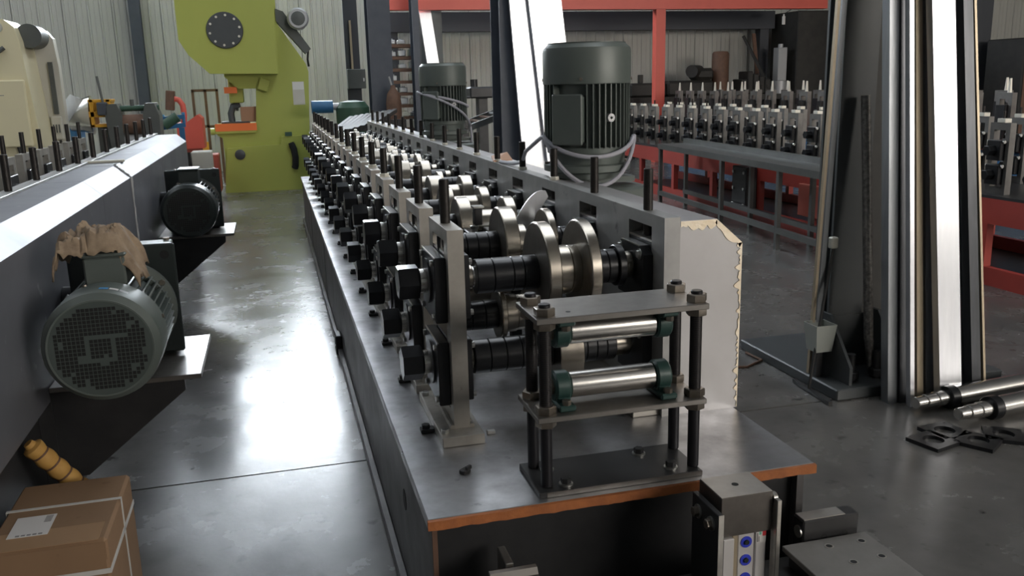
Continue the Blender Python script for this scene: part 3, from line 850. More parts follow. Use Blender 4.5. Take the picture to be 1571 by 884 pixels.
# ------------------------------------------------------------------ left machine
LM = thing('machine_bed', 'long low bed of the left roll forming machine under the painted cover', 'machine bed', (-1.4, 5.0, 0))
MB().box(-1.93, -.83, .4, 9.1, .474, .5).build('top_plate', 'bed_plate', LM)
MB().box(-.842, -.83, .45, 9.06, 0, .474).build('side_panel', 'dark_steel', LM)
MB().box(-1.92, -1.908, .45, 9.06, 0, .474).build('side_panel', 'dark_steel', LM)
MB().box(-1.908, -.842, 9.04, 9.06, 0, .474).build('rear_panel', 'dark_steel', LM)
lw = thing('bearing_wall', 'bearing wall plate of the left machine behind the painted cover, topped by black screws', 'bearing wall', (-1.06, 5, .5))
MB().box(-1.10, -1.035, .5, 9.0, .5, 1.112, .002).build('plate', 'wall_plate', lw)
lscrew = MB().cyl((0, 0, 0), (0, 0, .15), .0155, 14, .002).mesh('adjusting_screw', 'thread')
k = 0
yy = 4.57
for k in range(-4, 10):
    inst('adjusting_screw', lscrew, lw, (-1.068 + 1.06, 4.53 + .473 * k - 5, .612))
hc = thing('machine_cover', 'long blue-grey painted sheet cover with chamfered edge on the left machine', 'machine cover', (-.9, 5, .5))
HPL = [(-1.0345, .5), (-.785, .5), (-.785, 1.031), (-.862, 1.10), (-1.0345, 1.10)]
for a, b in ((.5, 2.45), (2.453, 4.47), (4.474, 5.35), (5.36, 6.80), (6.805, 8.93)):
    MB().prism(HPL, 'y', a, b).build('cover_sheet', 'hood_paint', hc)
wd = MB()
for seg in ([(-.785, 5.355, .5), (-.785, 5.355, 1.031)], [(-.785, 5.355, 1.031), (-.862, 5.355, 1.10)]):
    P0, P1 = Vector(seg[0]), Vector(seg[1])
    path = [P0.lerp(P1, i / 24) + Vector((.002, random.uniform(-.004, .004), 0)) for i in range(25)]
    wd.tube(path, .008, 6, [random.uniform(.005, .013) for _ in path])
wd.build('weld_seam', 'silver_grey', hc, label='rough welded joint of the painted cover')
o = single(MB().box(-.11, .11, -.03, .03, 0, .014, .003), 'wooden_strip', 'cream_grey', 'small pale strip lying on top of the painted left cover', 'strip')
o.location = (-.955, 5.62, 1.1005); o.rotation_euler = (0, 0, .1)
# stands along the far side of the left machine (mirror of the middle machine's stands)
def far_stand():
    t = thing('roll_stand', 'x', 'roll stand', (0, 0, 0))
    MB().box(-.075, .06, -.2, .2, 0, .03).build('base_plate', 'plate_steel', t)
    slot_plate(-.144, .144, .03, .608, -.088, .088, .075, .562, -.046, 0).build('upright', 'plate_steel', t)
    for zc in (.40, .195):
        b = MB().box(-.03, .02, -.086, .086, zc - .1, zc + .1, .003).build('bearing_block', 'black_block', t)
        MB().cyl((.02, 0, zc), (.06, 0, zc), .045, 16).build('bearing_cap', 'dark_steel', b)
    MB().cyl((-.023, 0, .55), (-.023, 0, .75), .0155, 12).build('adjusting_screw', 'thread', t)
    return t
f0 = far_stand()
for k in range(7):
    o = f0 if k == 0 else copy_tree(f0)
    o.location = (-1.62, 5.79 + .473 * k, .5)
    tag(o, ('nearest pale roll stand on the far side of the left machine' if k == 0 else '%s pale roll stand from the near end, far side of the left machine' % ORD[k]), 'roll stand', 'roll stands on the left machine')
for k in range(7):
    y_ = 5.79 + .473 * k
    t = thing('roll_shaft', ('nearest roll shaft inside the left machine' if k == 0 else '%s roll shaft from the near end inside the left machine' % ORD[k]), 'roll shaft', (-1.34, y_, .9), 0, 'roll shafts of the left machine')
    MB().cyl((-1.58, y_, .9), (-1.11, y_, .9), .04, 18).build('shaft', 'black_oxide', t)
    MB().cyl((-1.45, y_, .9), (-1.40, y_, .9), .09, 28, .003).build('roll', 'roll_face', t)
    MB().cyl((-1.30, y_, .9), (-1.26, y_, .9), .085, 28, .003).build('roll', 'roll_face', t)

# motors on brackets at the side of the left machine
for n, (y_, lb, lb2, lb3) in enumerate(((2.80, 'big green fan-cooled motor in the left foreground with square vent grille', 'steel bracket shelf carrying the left foreground motor', 'dark green gearbox behind the left foreground motor, below the rag'),
                              (5.93, 'smaller-looking dark green motor farther along the left machine', 'steel bracket shelf under the farther left motor', 'dark green gearbox behind the farther left motor'))):
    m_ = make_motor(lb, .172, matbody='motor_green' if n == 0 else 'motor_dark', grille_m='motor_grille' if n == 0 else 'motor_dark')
    cx, cz = -.552, .745
    m_.location = (cx, y_ + .55, cz); m_.rotation_euler = (PI / 2, 0, 0)
    if n == 0:
        b_ = MB().box(.02, .052, .1715, .1735, .43, .50).mesh('rating_sticker', 'sticker_blue')
        for (a_, mm, w0) in ((-.10, 'sticker_blue', .022), (-.27, 'paper', .02), (-.44, 'silver_grey', .022)):
            q = MB()
            for i in range(6):
                a0 = a_ - .075 + .15 * i / 6; a1 = a_ - .075 + .15 * (i + 1) / 6
                rr = .1735
                v_ = [(rr * math.sin(-a), rr * math.cos(a), z) for a in (a0, a1) for z in (.475, .475 + w0)]
                q.add(v_, [(0, 1, 3, 2)])
            q.build('rating_sticker', mm, m_, world=False)
    br = thing('motor_bracket', lb2, 'bracket', (-.55, y_ + .5, .53))
    MB().box(-.784, -.302, y_ + .285, y_ + .80, .53, .548, .002).build('shelf_plate', 'guide_plate', br)
    for gy in (y_ + .30, y_ + .76):
        MB().prism([(-.784, .53), (-.36, .53), (-.36, .49), (-.70, .22), (-.784, .22)], 'y', gy, gy + .014).build('gusset', 'dark_steel', br)
    MB().box(-.829, -.784, y_ + .29, y_ + .79, .2, .53).build('mounting_plate', 'dark_steel', br)
    gb = thing('gearbox', lb3, 'gearbox', (-.56, y_ + .68, .548))
    MB().box(-.70, -.40, y_ + .56, y_ + .78, .548, .93, .015).build('housing', 'motor_dark', gb)
    MB().box(-.735, -.375, y_ + .552, y_ + .575, .56, .965, .006).build('flange', 'motor_dark', gb)
    MB().lathe((-.41, y_ + .552, .925), (0, -1, 0), [(0, .016), (.001, .016)], 16).build('flange_hole', 'vent_dark', gb)
    MB().box(-.70, -.40, y_ + .58, y_ + .76, .93, .948, .004).build('housing_lid', 'motor_green', gb)
    MB().cyl((-.784, y_ + .67, .75), (-.70, y_ + .67, .75), .06, 24).build('output_shaft', 'dark_steel', gb)
    for by in (y_ + .60, y_ + .74):
        for bx in (-.42, -.68):
            MB().hexa((bx, by, .948), (0, 0, 1), .012, .01).build('bolt', 'nut_steel', gb)

# rag draped over the terminal box
vs = []; nx, ny = 40, 30
for j in range(ny + 1):
    for i in range(nx + 1):
        u, v = i / nx, j / ny
        x = -.70 + .25 * u + .03 * noise.noise(Vector((u * 3, v * 3, 1)))
        y = 3.0 + .22 * v + .03 * noise.noise(Vector((u * 3, v * 3, 7)))
        z = 1.028 + .045 * (noise.noise(Vector((u * 3.2, v * 2.6, 2.2))) + .35) + .04 * abs(noise.noise(Vector((u * 6, v * 5, 5)))) + .03 * abs(noise.noise(Vector((u * 11, v * 9, 9)))) - .02
        drop = max(0, u - .78) * .55 + max(0, .12 - u) * .6 + max(0, .10 - v) * .35
        z = max(z, 1.014) - drop
        vs.append((x, y, z))
fs = [(j * (nx + 1) + i, j * (nx + 1) + i + 1, (j + 1) * (nx + 1) + i + 1, (j + 1) * (nx + 1) + i) for j in range(ny) for i in range(nx)]
rg = single(MB().add(vs, fs), 'rag', 'rag', 'crumpled brown rag lying on top of the left foreground motor', 'rag')
sm = rg.modifiers.new('thickness', 'SOLIDIFY'); sm.thickness = .006; sm.offset = 1

# cardboard carton, straps, label, foam
ct = thing('cardboard_box', 'brown cardboard carton with white straps and a shipping label in the lower left corner', 'cardboard box', (-.655, 2.6, 0))
bx0, bx1, by0, by1, bz = -.805, -.508, 2.33, 2.745, .355
MB().box(bx0, bx1, by0, by1, .0, bz, .008).build('carton', 'cardboard', ct)
MB().box(bx0 + .004, bx1 - .004, by0 - .0015, by0 + .0, bz - .06, bz - .01).build('front_flap', 'cardboard', ct)
MB().box(bx0 + .004, bx1 - .02, by0 - .0015, by0 + .10, bz, bz + .0012).build('tape', 'cardboard_tape', ct)
for yy, zz in ((2.57, None), ):
    MB().box(bx0 - .002, bx1 + .002, yy - .006, yy + .006, bz + .0008, bz + .0028).box(bx1, bx1 + .002, yy - .006, yy + .006, 0, bz + .002).box(bx0 - .002, bx0, yy - .006, yy + .006, 0, bz + .002).build('strap', 'strap_white', ct)
MB().box(bx0 - .002, bx1 + .002, by0 - .003, by0 - .001, bz - .1, bz - .086).box(bx1, bx1 + .002, by0, by1, bz - .1, bz - .086).build('strap', 'strap_white', ct)
lab = MB().box(-.765, -.665, 2.40, 2.52, bz + .001, bz + .0022).build('shipping_label', 'paper', ct, label='white shipping label with barcode')
for i in range(9):
    MB().box(-.69 , -.672, 2.475 + i * .0045, 2.4775 + i * .0045, bz + .0022, bz + .0026).build('barcode_bar', 'print_grey', lab)
for i in range(5):
    MB().box(-.745 + i * .014, -.735 + i * .014, 2.404, 2.412, bz + .0022, bz + .0026).build('print_mark', 'print_grey', lab)
fm = thing('foam_rope', 'knotted yellow foam roll standing behind the cardboard carton', 'foam roll', (-.75, 2.83, 0))
P0, P1 = Vector((-.79, 2.80, .47)), Vector((-.66, 2.86, .26))
n = 40; path = []; rs = []
for i in range(n + 1):
    t = i / n
    path.append(P0.lerp(P1, t)); rs.append(.026 + .006 * abs(math.sin(t * PI * 5)) - (.012 if t < .06 else 0))
MB().tube(path, .03, 14, rs).build('roll', 'foam_yellow', fm)
for t in (.2, .4, .6, .8):
    p = P0.lerp(P1, t); d = (P1 - P0).normalized()
    MB().ring(p - d * .003, d, .02, .0285, .006, 16).build('tie', 'rust_brown', fm)
MB().tube([P1, P1 + Vector((.02, .01, -.12)), P1 + Vector((.03, .0, -.259))], .02, 10).build('lower_end', 'foam_yellow', fm)

# ------------------------------------------------------------------ green power press
PY = 13.8
pr = thing('power_press', 'lime green C-frame power press standing at the far end of the aisle', 'press', (-.1, PY + .4, 0))
body = [(-.73, 0), (.52, 0), (.55, .82), (.60, 1.72), (.57, 1.84), (.2, 2.42), (.2, 3.15), (-.55, 3.15), (-.6, 1.68), (-.42, 1.5), (-.17, 1.5), (-.21, .99), (-.79, .99), (-.77, .84), (-.70, .8), (-.69, .5)]
for yy in (PY, PY + .62):
    MB().prism(body, 'y', yy, yy + .08).build('side_frame', 'press_green', pr)
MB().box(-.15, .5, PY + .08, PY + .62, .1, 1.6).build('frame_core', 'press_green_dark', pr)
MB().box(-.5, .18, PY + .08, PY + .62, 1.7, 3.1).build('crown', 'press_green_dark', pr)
MB().box(-.80, -.22, PY - .05, PY + .75, .86, .99, .01).build('bolster', 'press_green', pr)
MB().box(-.79, -.205, PY - .055, PY - .05, .90, 1.01).build('guard_strip', 'safety_orange', pr, label='orange strip along the bolster')
bp = MB().prism([(-.73, 0), (.50, 0), (.56, .80), (.14, .80), (.11, .68), (-.65, .65)], 'y', PY - .07, PY).build('lower_panel', 'press_green', pr)
MB().lathe((-.475, PY - .07, .555), (0, -1, 0), [(0, .075), (.01, .075), (.02, .055)], 24).build('panel_knob', 'beam_black', bp)
MB().tube([(.265, PY - .085, .70), (.30, PY - .10, .60), (.315, PY - .10, .48), (.305, PY - .10, .36), (.295, PY - .085, .33)], .05, 10).build('pedal_slot', 'vent_dark', bp)
MB().lathe((.265, PY - .09, .69), (0, -1, 0), [(0, .05), (.02, .05)], 16).build('slot_knob', 'press_green', bp)
MB().box(.19, .29, PY - .08, PY - .07, .80, .86).build('top_catch', 'dark_green', bp)
gc = MB().prism([(-1.16, 3.2), (-1.15, 2.18), (-1.04, 1.98), (-.78, 1.72), (.155, 1.70), (.19, 3.2)], 'y', PY - .25, PY).build('gear_guard', 'press_green', pr)
MB().lathe((-.52, PY - .25, 2.31), (0, -1, 0), [(0, .25), (.02, .25), (.03, .24)], 40).build('bearing_cover', 'beam_black', gc)
for i in range(10):
    a = 2 * PI * i / 10 + .2
    MB().cyl((-.52 + .205 * math.cos(a), PY - .28, 2.31 + .205 * math.sin(a)), (-.52 + .205 * math.cos(a), PY - .295, 2.31 + .205 * math.sin(a)), .017, 8).build('bolt', 'nut_white', gc)
MB().box(-.56, -.36, PY + .1, PY + .6, 1.30, 1.72, .01).build('slide', 'press_green', pr)
MB().box(-.62, -.44, PY + .02, PY + .1, 1.44, 1.53).build('ram_mark', 'safety_orange', pr, label='orange bar on the press ram')
MB().cyl((-.50, PY + .3, 1.30), (-.50, PY + .3, 1.18), .05, 16).build('punch_shank', 'silver_grey', pr)
MB().box(-.42, -.18, PY + .1, PY + .15, 1.02, 1.24).build('die_plate', 'copper', pr)
MB().tube([(-.55, PY + .2, 1.0), (-.56, PY + .2, 1.15), (-.52, PY + .2, 1.25), (-.42, PY + .2, 1.28)], .05, 10).build('hose', 'beam_black', pr)
MB().box(-.70, -.30, PY + .05, PY + .5, .99, 1.03, .004).build('lower_die', 'beam_black', pr)
MB().box(-.13, .02, PY - .08, PY, 1.46, 1.64, .01, Matrix.Translation((-.05, 0, 1.55)) @ Matrix.Rotation(.35, 4, 'Y') @ Matrix.Translation((.05, 0, -1.55))).build('switch_box', 'press_green', pr)
sp = MB().box(.35, .52, PY - .006, PY, 1.25, 1.585).build('data_plate', 'cream_grey', pr, label='white instruction plates')
MB().box(.355, .515, PY - .009, PY - .006, 1.47, 1.58).build('data_plate_top', 'white_plastic', sp)
MB().lathe((.50, PY + .15, 2.47), (0, -1, 0), [(0, .15), (.25, .15), (.3, .155), (.33, .13)], 28).build('motor', 'silver_grey', pr, label='grey drive motor')
MB().lathe((.50, PY - .18, 2.47), (0, -1, 0), [(0, .10), (.005, .06), (.01, .03)], 20).build('motor_cap', 'grey_paint', pr)
MB().prism([(.19, 2.62), (.30, 2.58), (.66, 2.05), (.58, 1.98), (.19, 2.45)], 'y', PY - .02, PY + .25).build('motor_mount', 'grey_paint', pr)
MB().tube([(.62, PY, 2.05), (.60, PY - .02, 1.9), (.61, PY, 1.8)], .015, 8).build('motor_cable', 'cable_black', pr)
MB().lathe((-.80, PY, .9), (-1, 0, 0), [(0, .05), (.06, .05)], 16).build('adjuster', 'press_green', pr)

# ------------------------------------------------------------------ cream machine, far left
cm = thing('press_machine', 'cream painted press cabinet at the upper left edge', 'press', (-2.6, 9.6, 0))
CY = 9.3
MB().prism([(-3.6, 0), (-2.02, 0), (-2.14, 1.55), (-2.17, 1.98), (-2.2, 2.10), (-2.28, 2.17), (-3.6, 2.22)], 'y', CY, CY + .5).build('body', 'cream', cm)
MB().prism([(-2.3, 0), (-1.97, 0), (-1.97, 1.75), (-1.99, 2.02), (-2.05, 2.10), (-2.14, 2.12), (-2.3, 2.0)], 'y', CY + .5, CY + .62).build('rear_post', 'cream_grey', cm)
dr = MB().box(-3.3, -2.17, CY - .05, CY, 1.02, 1.63, .01).build('door', 'cream', cm)
MB().add([(-2.44, CY - .052, 1.545), (-2.38, CY - .052, 1.545), (-2.41, CY - .052, 1.60)], [(0, 1, 2)]).build('warning_sign', 'sticker_yellow', dr, label='small yellow warning triangle')
MB().box(-2.47, -2.35, CY - .0525, CY - .05, 1.49, 1.496).build('sign_line', 'print_grey', dr)
MB().lathe((-2.34, CY, 2.10), (0, -1, 0), [(0, .05), (.012, .05)], 20).build('bolt_cap', 'cream_grey', cm)
MB().lathe((-2.12, CY + .45, 2.03), (0, -1, 0), [(0, .11), (.3, .11)], 24).build('pulley', 'grey_paint', cm)
MB().tube([(-2.62, CY - .02, 1.93), (-2.50, CY - .03, 1.87), (-2.38, CY - .03, 1.86), (-2.30, CY - .02, 1.92)], .02, 8).build('hook_bar', 'grey_paint', cm)
MB().box(-2.75, -2.55, CY - .06, CY, 1.85, 1.98, .01).build('clamp', 'grey_paint', cm)
MB().box(-2.06, -2.02, CY + .47, CY + .5, 1.30, 1.80).build('slot', 'grey_paint', cm)
MB().box(-2.10, -2.0, CY + .46, CY + .5, 1.05, 1.28, .01).build('switch_box', 'cream_grey', cm)
for i in range(3):
    MB().box(-2.085 + i * .025, -2.072 + i * .025, CY + .455, CY + .46, 1.12, 1.2).build('switch', 'grey_paint', cm)
MB().tube([(-2.03, CY + .44, 1.05), (-2.0, CY + .43, .8), (-1.98, CY + .45, .5)], .012, 8).build('cable', 'cable_black', cm)
for i, x in enumerate((-2.6, -2.3)):
    MB().tube([(x, CY - .02, 1.02), (x + .03, CY - .05, .9), (x + .02, CY - .03, .7)], .015, 8).build('cable', 'cable_black', cm)

# ------------------------------------------------------------------ decoiler group behind the left machine
dc = thing('decoiler', 'orange-yellow decoiler arm holding a shiny steel coil behind the left machine', 'decoiler', (-1.75, 10.2, 0))
cb = MB().lathe((-2.02, 10.2, 1.27), (1, 0, 0), [(0, .12), (.02, .16), (.14, .17), (.23, .20), (.24, .12)], 36).build('coil', 'mirror_steel', dc, label='shiny sheet steel coil')
MB().add([(-2.13, 10.05, 1.28), (-2.0, 10.02, 1.20), (-1.83, 10.03, 1.43), (-1.95, 10.05, 1.49), (-2.13, 10.053, 1.28), (-2.0, 10.023, 1.20), (-1.83, 10.033, 1.43), (-1.95, 10.053, 1.49)], [(0, 1, 2, 3), (7, 6, 5, 4), (0, 4, 5, 1), (1, 5, 6, 2), (2, 6, 7, 3), (3, 7, 4, 0)]).build('loose_sheet', 'galv', dc)
fr = MB()
for (x0, x1, z0, z1) in ((-1.79, -1.57, 1.40, 1.43), (-1.80, -1.57, 1.25, 1.31), (-1.78, -1.74, 1.25, 1.43), (-1.62, -1.58, 1.25, 1.43), (-1.78, -1.58, 1.15, 1.18), (-1.78, -1.745, 1.15, 1.26), (-1.62, -1.585, 1.15, 1.26)):
    fr.box(x0, x1, 10.02, 10.3, z0, z1, .004)
fr.build('arm_frame', 'yellow_paint', dc)
MB().box(-1.74, -1.62, 10.04, 10.06, 1.30, 1.40).build('arm_web', 'yellow_paint', dc)
MB().box(-1.74, -1.62, 10.1, 10.25, 0, 1.15).build('stand', 'grey_paint', dc)
MB().box(-2.0, -1.66, 9.9, 10.5, 0, .06).build('base', 'grey_paint', dc)
sh = thing('straightener', 'dark grey-green straightening machine behind the left machine, right of the yellow decoiler', 'machine', (-1.38, 10.1, 0))
for x in (-1.60, -1.24):
    MB().prism([(x, .9), (x + .12, .9), (x + .13, 1.25), (x + .09, 1.38), (x, 1.38), (x - .03, 1.25)], 'y', 9.95, 10.25).build('side_plate', 'grey_paint', sh)
MB().cyl((-1.62, 10.1, 1.33), (-1.12, 10.1, 1.33), .03, 16).build('top_bar', 'dark_green', sh)
MB().cyl((-1.38, 10.1, 1.30), (-1.38, 10.1, 1.42), .02, 12).build('screw', 'grey_paint', sh)
MB().cyl((-1.48, 10.05, 1.17), (-1.24, 10.05, 1.17), .10, 24).build('roller', 'rust_brown', sh)
MB().cyl((-1.48, 10.05, 1.0), (-1.24, 10.05, 1.0), .07, 24).build('roller', 'silver_grey', sh)
MB().box(-1.62, -1.14, 9.95, 10.25, 0, .92).build('pedestal', 'grey_paint', sh)
MB().cyl((-1.64, 10.0, 1.38), (-1.67, 10.0, 1.66), .012, 8).build('lever', 'grey_paint', sh)
MB().box(-1.70, -1.6, 9.95, 10.05, 1.27, 1.4, .01).build('lever_block', 'beam_blue', sh)
bt = thing('blue_machine', 'blue painted frame standing between the cream press and the coil', 'machine', (-2.25, 11.2, 0))
MB().box(-2.42, -2.12, 11.0, 11.5, .2, 1.28, .01).build('panel', 'blue_paint', bt)
MB().box(-2.46, -2.08, 10.98, 11.52, 1.28, 1.32).build('top', 'rust_brown', bt)
MB().box(-2.42, -2.12, 11.0, 11.5, 0, .2).build('base', 'rust_brown', bt)
# blue roller frame and red arm unit
bf = thing('roller_frame', 'blue conveyor roller frame behind the end of the left cover', 'roller conveyor', (-1.1, 11.3, 0))
for z in (1.07, 1.17):
    MB().bar((-1.55, 11.1, z - .02), (-1.02, 11.6, z + .02), .05, .05).build('rail', 'blue_paint', bf)
for i in range(6):
    t = i / 5
    p = Vector((-1.55, 11.1, 1.12)).lerp(Vector((-1.02, 11.6, 1.16)), t)
    MB().cyl(p + Vector((0, 0, -.05)), p + Vector((.0, 0, .08)), .02, 10).build('roller', 'blue_light', bf)
MB().cyl((-1.22, 11.3, 1.1), (-1.06, 11.3, 1.2), .06, 18).build('motor', 'dark_green', bf)
for x, y in ((-1.5, 11.15), (-1.05, 11.57)):
    MB().box(x - .03, x + .03, y - .03, y + .03, 0, 1.06).build('leg', 'blue_paint', bf)
ra = thing('red_feeder', 'red feeder unit with a curved red arm and grey control panel', 'machine', (-.97, 12.0, 0))
MB().prism([(-1.14, .78), (-.83, .78), (-.83, 1.15), (-.88, 1.20), (-1.03, 1.10), (-1.14, 1.10)], 'y', 11.9, 12.3).build('box', 'red_bright', ra)
MB().tube([(-1.06, 12.0, 1.08), (-1.045, 12.0, 1.2), (-1.05, 12.0, 1.32), (-1.09, 12.0, 1.385), (-1.15, 12.0, 1.40)], .035, 12).build('arm', 'red_bright', ra)
MB().box(-1.24, -1.14, 11.95, 12.1, 1.26, 1.50, .008, Matrix.Translation((-1.19, 0, 1.4)) @ Matrix.Rotation(.12, 4, 'Y') @ Matrix.Translation((1.19, 0, -1.4))).build('control_panel', 'rust_brown', ra)
MB().box(-1.10, -.88, 11.95, 12.25, 0, .78).build('pedestal', 'red_dull', ra)
wb = thing('cabinet', 'small off-white cabinet with black cable beside the end of the left cover', 'cabinet', (-.80, 10.7, 0))
MB().box(-.90, -.68, 10.6, 10.9, 0, .82, .01).build('body', 'cream_grey', wb)
MB().tube([(-.91, 10.58, .82), (-.90, 10.57, .6), (-.89, 10.58, .2)], .015, 8).tube([(-.93, 10.58, .82), (-.915, 10.57, .6), (-.91, 10.58, .2)], .012, 8).build('cable', 'cable_black', wb)
rs_ = thing('steel_gate', 'thin brown steel gate leaning against the far wall left of the press', 'frame', (-1.0, 15.3, 0))
for x in (-1.17, -.98, -.80):
    MB().box(x - .02, x + .02, 15.28, 15.32, 0, 1.5).build('post', 'rust_brown', rs_)
MB().box(-1.19, -.78, 15.28, 15.32, 1.47, 1.51).build('rail', 'rust_brown', rs_)
MB().box(-1.19, -.78, 15.28, 15.32, .9, .94).build('rail', 'rust_brown', rs_)
rt = thing('red_trolley', 'low red trolley on the floor left of the press base', 'trolley', (-.9, 13.2, 0))
MB().box(-1.05, -.74, 13.0, 13.4, .1, .62, .01).build('body', 'red_dull', rt)
MB().box(-1.0, -.85, 12.97, 13.0, .62, .80, .005).build('box', 'yellow_paint', rt)
for x, y in ((-1.0, 13.05), (-.8, 13.05), (-1.0, 13.35), (-.8, 13.35)):
    MB().cyl((x - .02, y, .05), (x + .02, y, .05), .05, 14).build('wheel', 'cable_black', rt)

# ------------------------------------------------------------------ building columns
def hcol(name, label, x0, x1, y0, y1, z, m, tf=.016, cat='column'):
    """H section: flanges at y0 and y1 (visible flange faces the camera)"""
    t = thing(name, label, cat, ((x0 + x1) / 2, (y0 + y1) / 2, 0))
    MB().box(x0, x1, y0, y0 + tf, 0, z).build('flange', m, t)
    MB().box(x0, x1, y1 - tf, y1, 0, z).build('flange', m, t)
    xm = (x0 + x1) / 2
    MB().box(xm - .006, xm + .006, y0 + tf, y1 - tf, 0, z).build('web', m, t)
    return t
c1 = hcol('steel_column', 'black steel H column at the right with profiles leaning on it', 2.60, 2.79, 3.70, 3.84, 6.55, 'beam_black')
MB().box(2.46, 3.40, 3.40, 4.30, 0, .055, .006).build('base_plate', 'beam_black', c1)
MB().box(2.63, 3.07, 3.845, 3.86, .055, 6.55).build('web_shade', 'clutter', c1)  # near-black sheet stands in for the column's shaded web recess
for gx in (2.56, 2.83):
    MB().prism([(3.44, .055), (3.70, .055), (3.70, .36), (3.62, .36), (3.44, .14)], 'x', gx - .008, gx + .008).build('gusset', 'beam_black', c1)
MB().box(2.52, 2.87, 3.69, 3.70, .055, .33).build('stiffener', 'beam_black', c1)
for ax_, ay_ in ((2.60, 3.5), (2.75, 3.5), (3.2, 3.55)):
    MB().cyl((ax_, ay_, .055), (ax_, ay_, .19), .02, 14).hexa((ax_, ay_, .07), (0, 0, 1), .04, .035).build('anchor_bolt', 'dark_steel', c1)
c2 = hcol('steel_column', 'blue-grey steel column behind the large upright motor with bright sheets against it', 2.45, 2.72, 9.55, 9.95, 6.55, 'beam_blue')
MB().box(2.35, 2.95, 9.4, 10.1, 0, .05).build('base_plate', 'beam_blue', c2)
c3 = hcol('steel_column', 'grey steel column rising behind the farther upright motor', 2.60, 2.98, 15.6, 16.0, 6.55, 'grey_paint')
c4 = hcol('steel_column', 'wide dark blue steel column between the press and the shelving', 1.44, 1.76, 13.1, 13.5, 6.55, 'beam_blue')
c5 = hcol('steel_column', 'slim blue-grey post right of the shelving rack', 2.31, 2.42, 14.6, 14.9, 6.55, 'beam_blue')
c6 = hcol('wall_column', 'dark slim column on the far wall left of the press', -2.24, -2.06, 17.3, 17.5, 6.55, 'beam_blue')
c7 = hcol('steel_column', 'dark column at the far upper right edge', 11.35, 12.0, 13.0, 13.4, 6.55, 'wall_dark')

# flat dark panel filling a dark gap, and grey switch box between press and column
ps = thing('gap_backdrop', 'dark partition panel behind the wide blue column', 'backdrop', (1.25, 14.6, 0))
MB().box(1.22, 1.44, 14.55, 14.6, 0, 4.2).build('panel', 'wall_dark', ps)
MB().box(1.30, 1.33, 14.50, 14.55, 1.7, 2.5).build('conduit', 'galv_tan', ps)
sb = thing('switch_box', 'grey steel switch box on the dark partition beside the press', 'switch box', (1.35, 14.4, 1.44))
MB().box(1.22, 1.50, 14.40, 14.55, 1.46, 1.76, .008).build('box', 'grey_paint', sb)
MB().box(1.46, 1.48, 14.385, 14.40, 1.57, 1.62).build('latch', 'bolt_zinc', sb)
# shelving rack
rk = thing('shelving_rack', 'brown shelving rack stacked with small parts beside the far columns', 'shelving', (2.05, 15.2, 0))
for x in (1.90, 2.46):
    MB().box(x - .02, x + .02, 15.0, 15.04, 0, 2.2).box(x - .02, x + .02, 15.36, 15.4, 0, 2.2).build('post', 'rust_brown', rk)
for i in range(10):
    z = .35 + i * .195
    MB().box(1.90, 2.46, 15.0, 15.4, z, z + .05).build('shelf', 'rust_brown', rk)
for i in range(10):
    for j in range(3):
        if (i + j) % 4 == 3: continue
        z = .40 + i * .195
        x = 1.95 + j * .165
        h = random.uniform(.06, .11)
        o = MB()
        o.box(x, x + .13, 15.02, 15.12, z, z + h, .01).cyl((x + .065, 15.07, z + h), (x + .065, 15.07, z + h + .02), .03, 10)
        single(o, 'parts_bin', random.choice(['silver_grey', 'galv_dull', 'cream_grey']), '%s parts bin from the left on the %s shelf up of the far rack' % (ORD[j], ORD[i]), 'parts bin', None, 'bins on the far shelving rack')
gcl = thing('gas_cylinder', 'brown gas cylinder standing in front of the wide blue column', 'gas cylinder', (1.72, 12.9, 0))
MB().lathe((1.72, 12.9, 0), (0, 0, 1), [(0, .10), (.02, .11), (1.25, .11), (1.38, .09), (1.45, .04), (1.5, .03)], 24).build('body', 'rust_brown', gcl)
MB().cyl((1.70, 12.9, 1.5), (1.67, 12.9, 1.62), .014, 10).build('valve', 'silver_grey', gcl)
bl = thing('blue_motor_unit', 'blue motor coupled to a dark green gearbox right of the press', 'motor', (.8, 13.2, 0))
MB().cyl((.58, 13.2, 1.22), (.88, 13.2, 1.22), .09, 20).build('motor', 'blue_paint', bl)
MB().cyl((.88, 13.2, 1.22), (.98, 13.2, 1.22), .05, 16).build('coupling', 'silver_grey', bl)
MB().lathe((1.16, 13.2, .85), (0, 0, 1), [(0, .2), (.12, .24), (.35, .24), (.43, .18), (.45, .05)], 20).build('gearbox', 'dark_green', bl)
MB().box(.55, 1.40, 13.0, 13.4, 0, .86).build('pedestal', 'dark_green', bl)
# bar stacks behind the machine end
for i in range(9):
    x = .62 + i * .075
    o = single(MB().bar((x, 11.0, .90 + i * .018), (x + .45, 12.4, 1.08 + i * .010), .05, .05), 'steel_bar', 'clutter', '%s dark steel bar from the left in the sloping pile behind the middle machine' % ORD[i], 'steel bar', None, 'bars piled behind the middle machine')
ts = thing('bar_trestle', 'dark trestle under the steel bar pile behind the middle machine', 'trestle', (1.0, 11.6, 0))
MB().box(.55, 1.7, 11.0, 11.1, .74, .87).build('beam', 'dark_steel', ts)
MB().box(.95, 1.8, 12.3, 12.4, .90, 1.04).build('beam', 'dark_steel', ts)
for x, y in ((.6, 11.05), (1.6, 11.05), (1.0, 12.35), (1.75, 12.35)):
    MB().box(x - .04, x + .04, y - .04, y + .04, 0, .75 if y < 12 else .9).build('leg', 'dark_steel', ts)
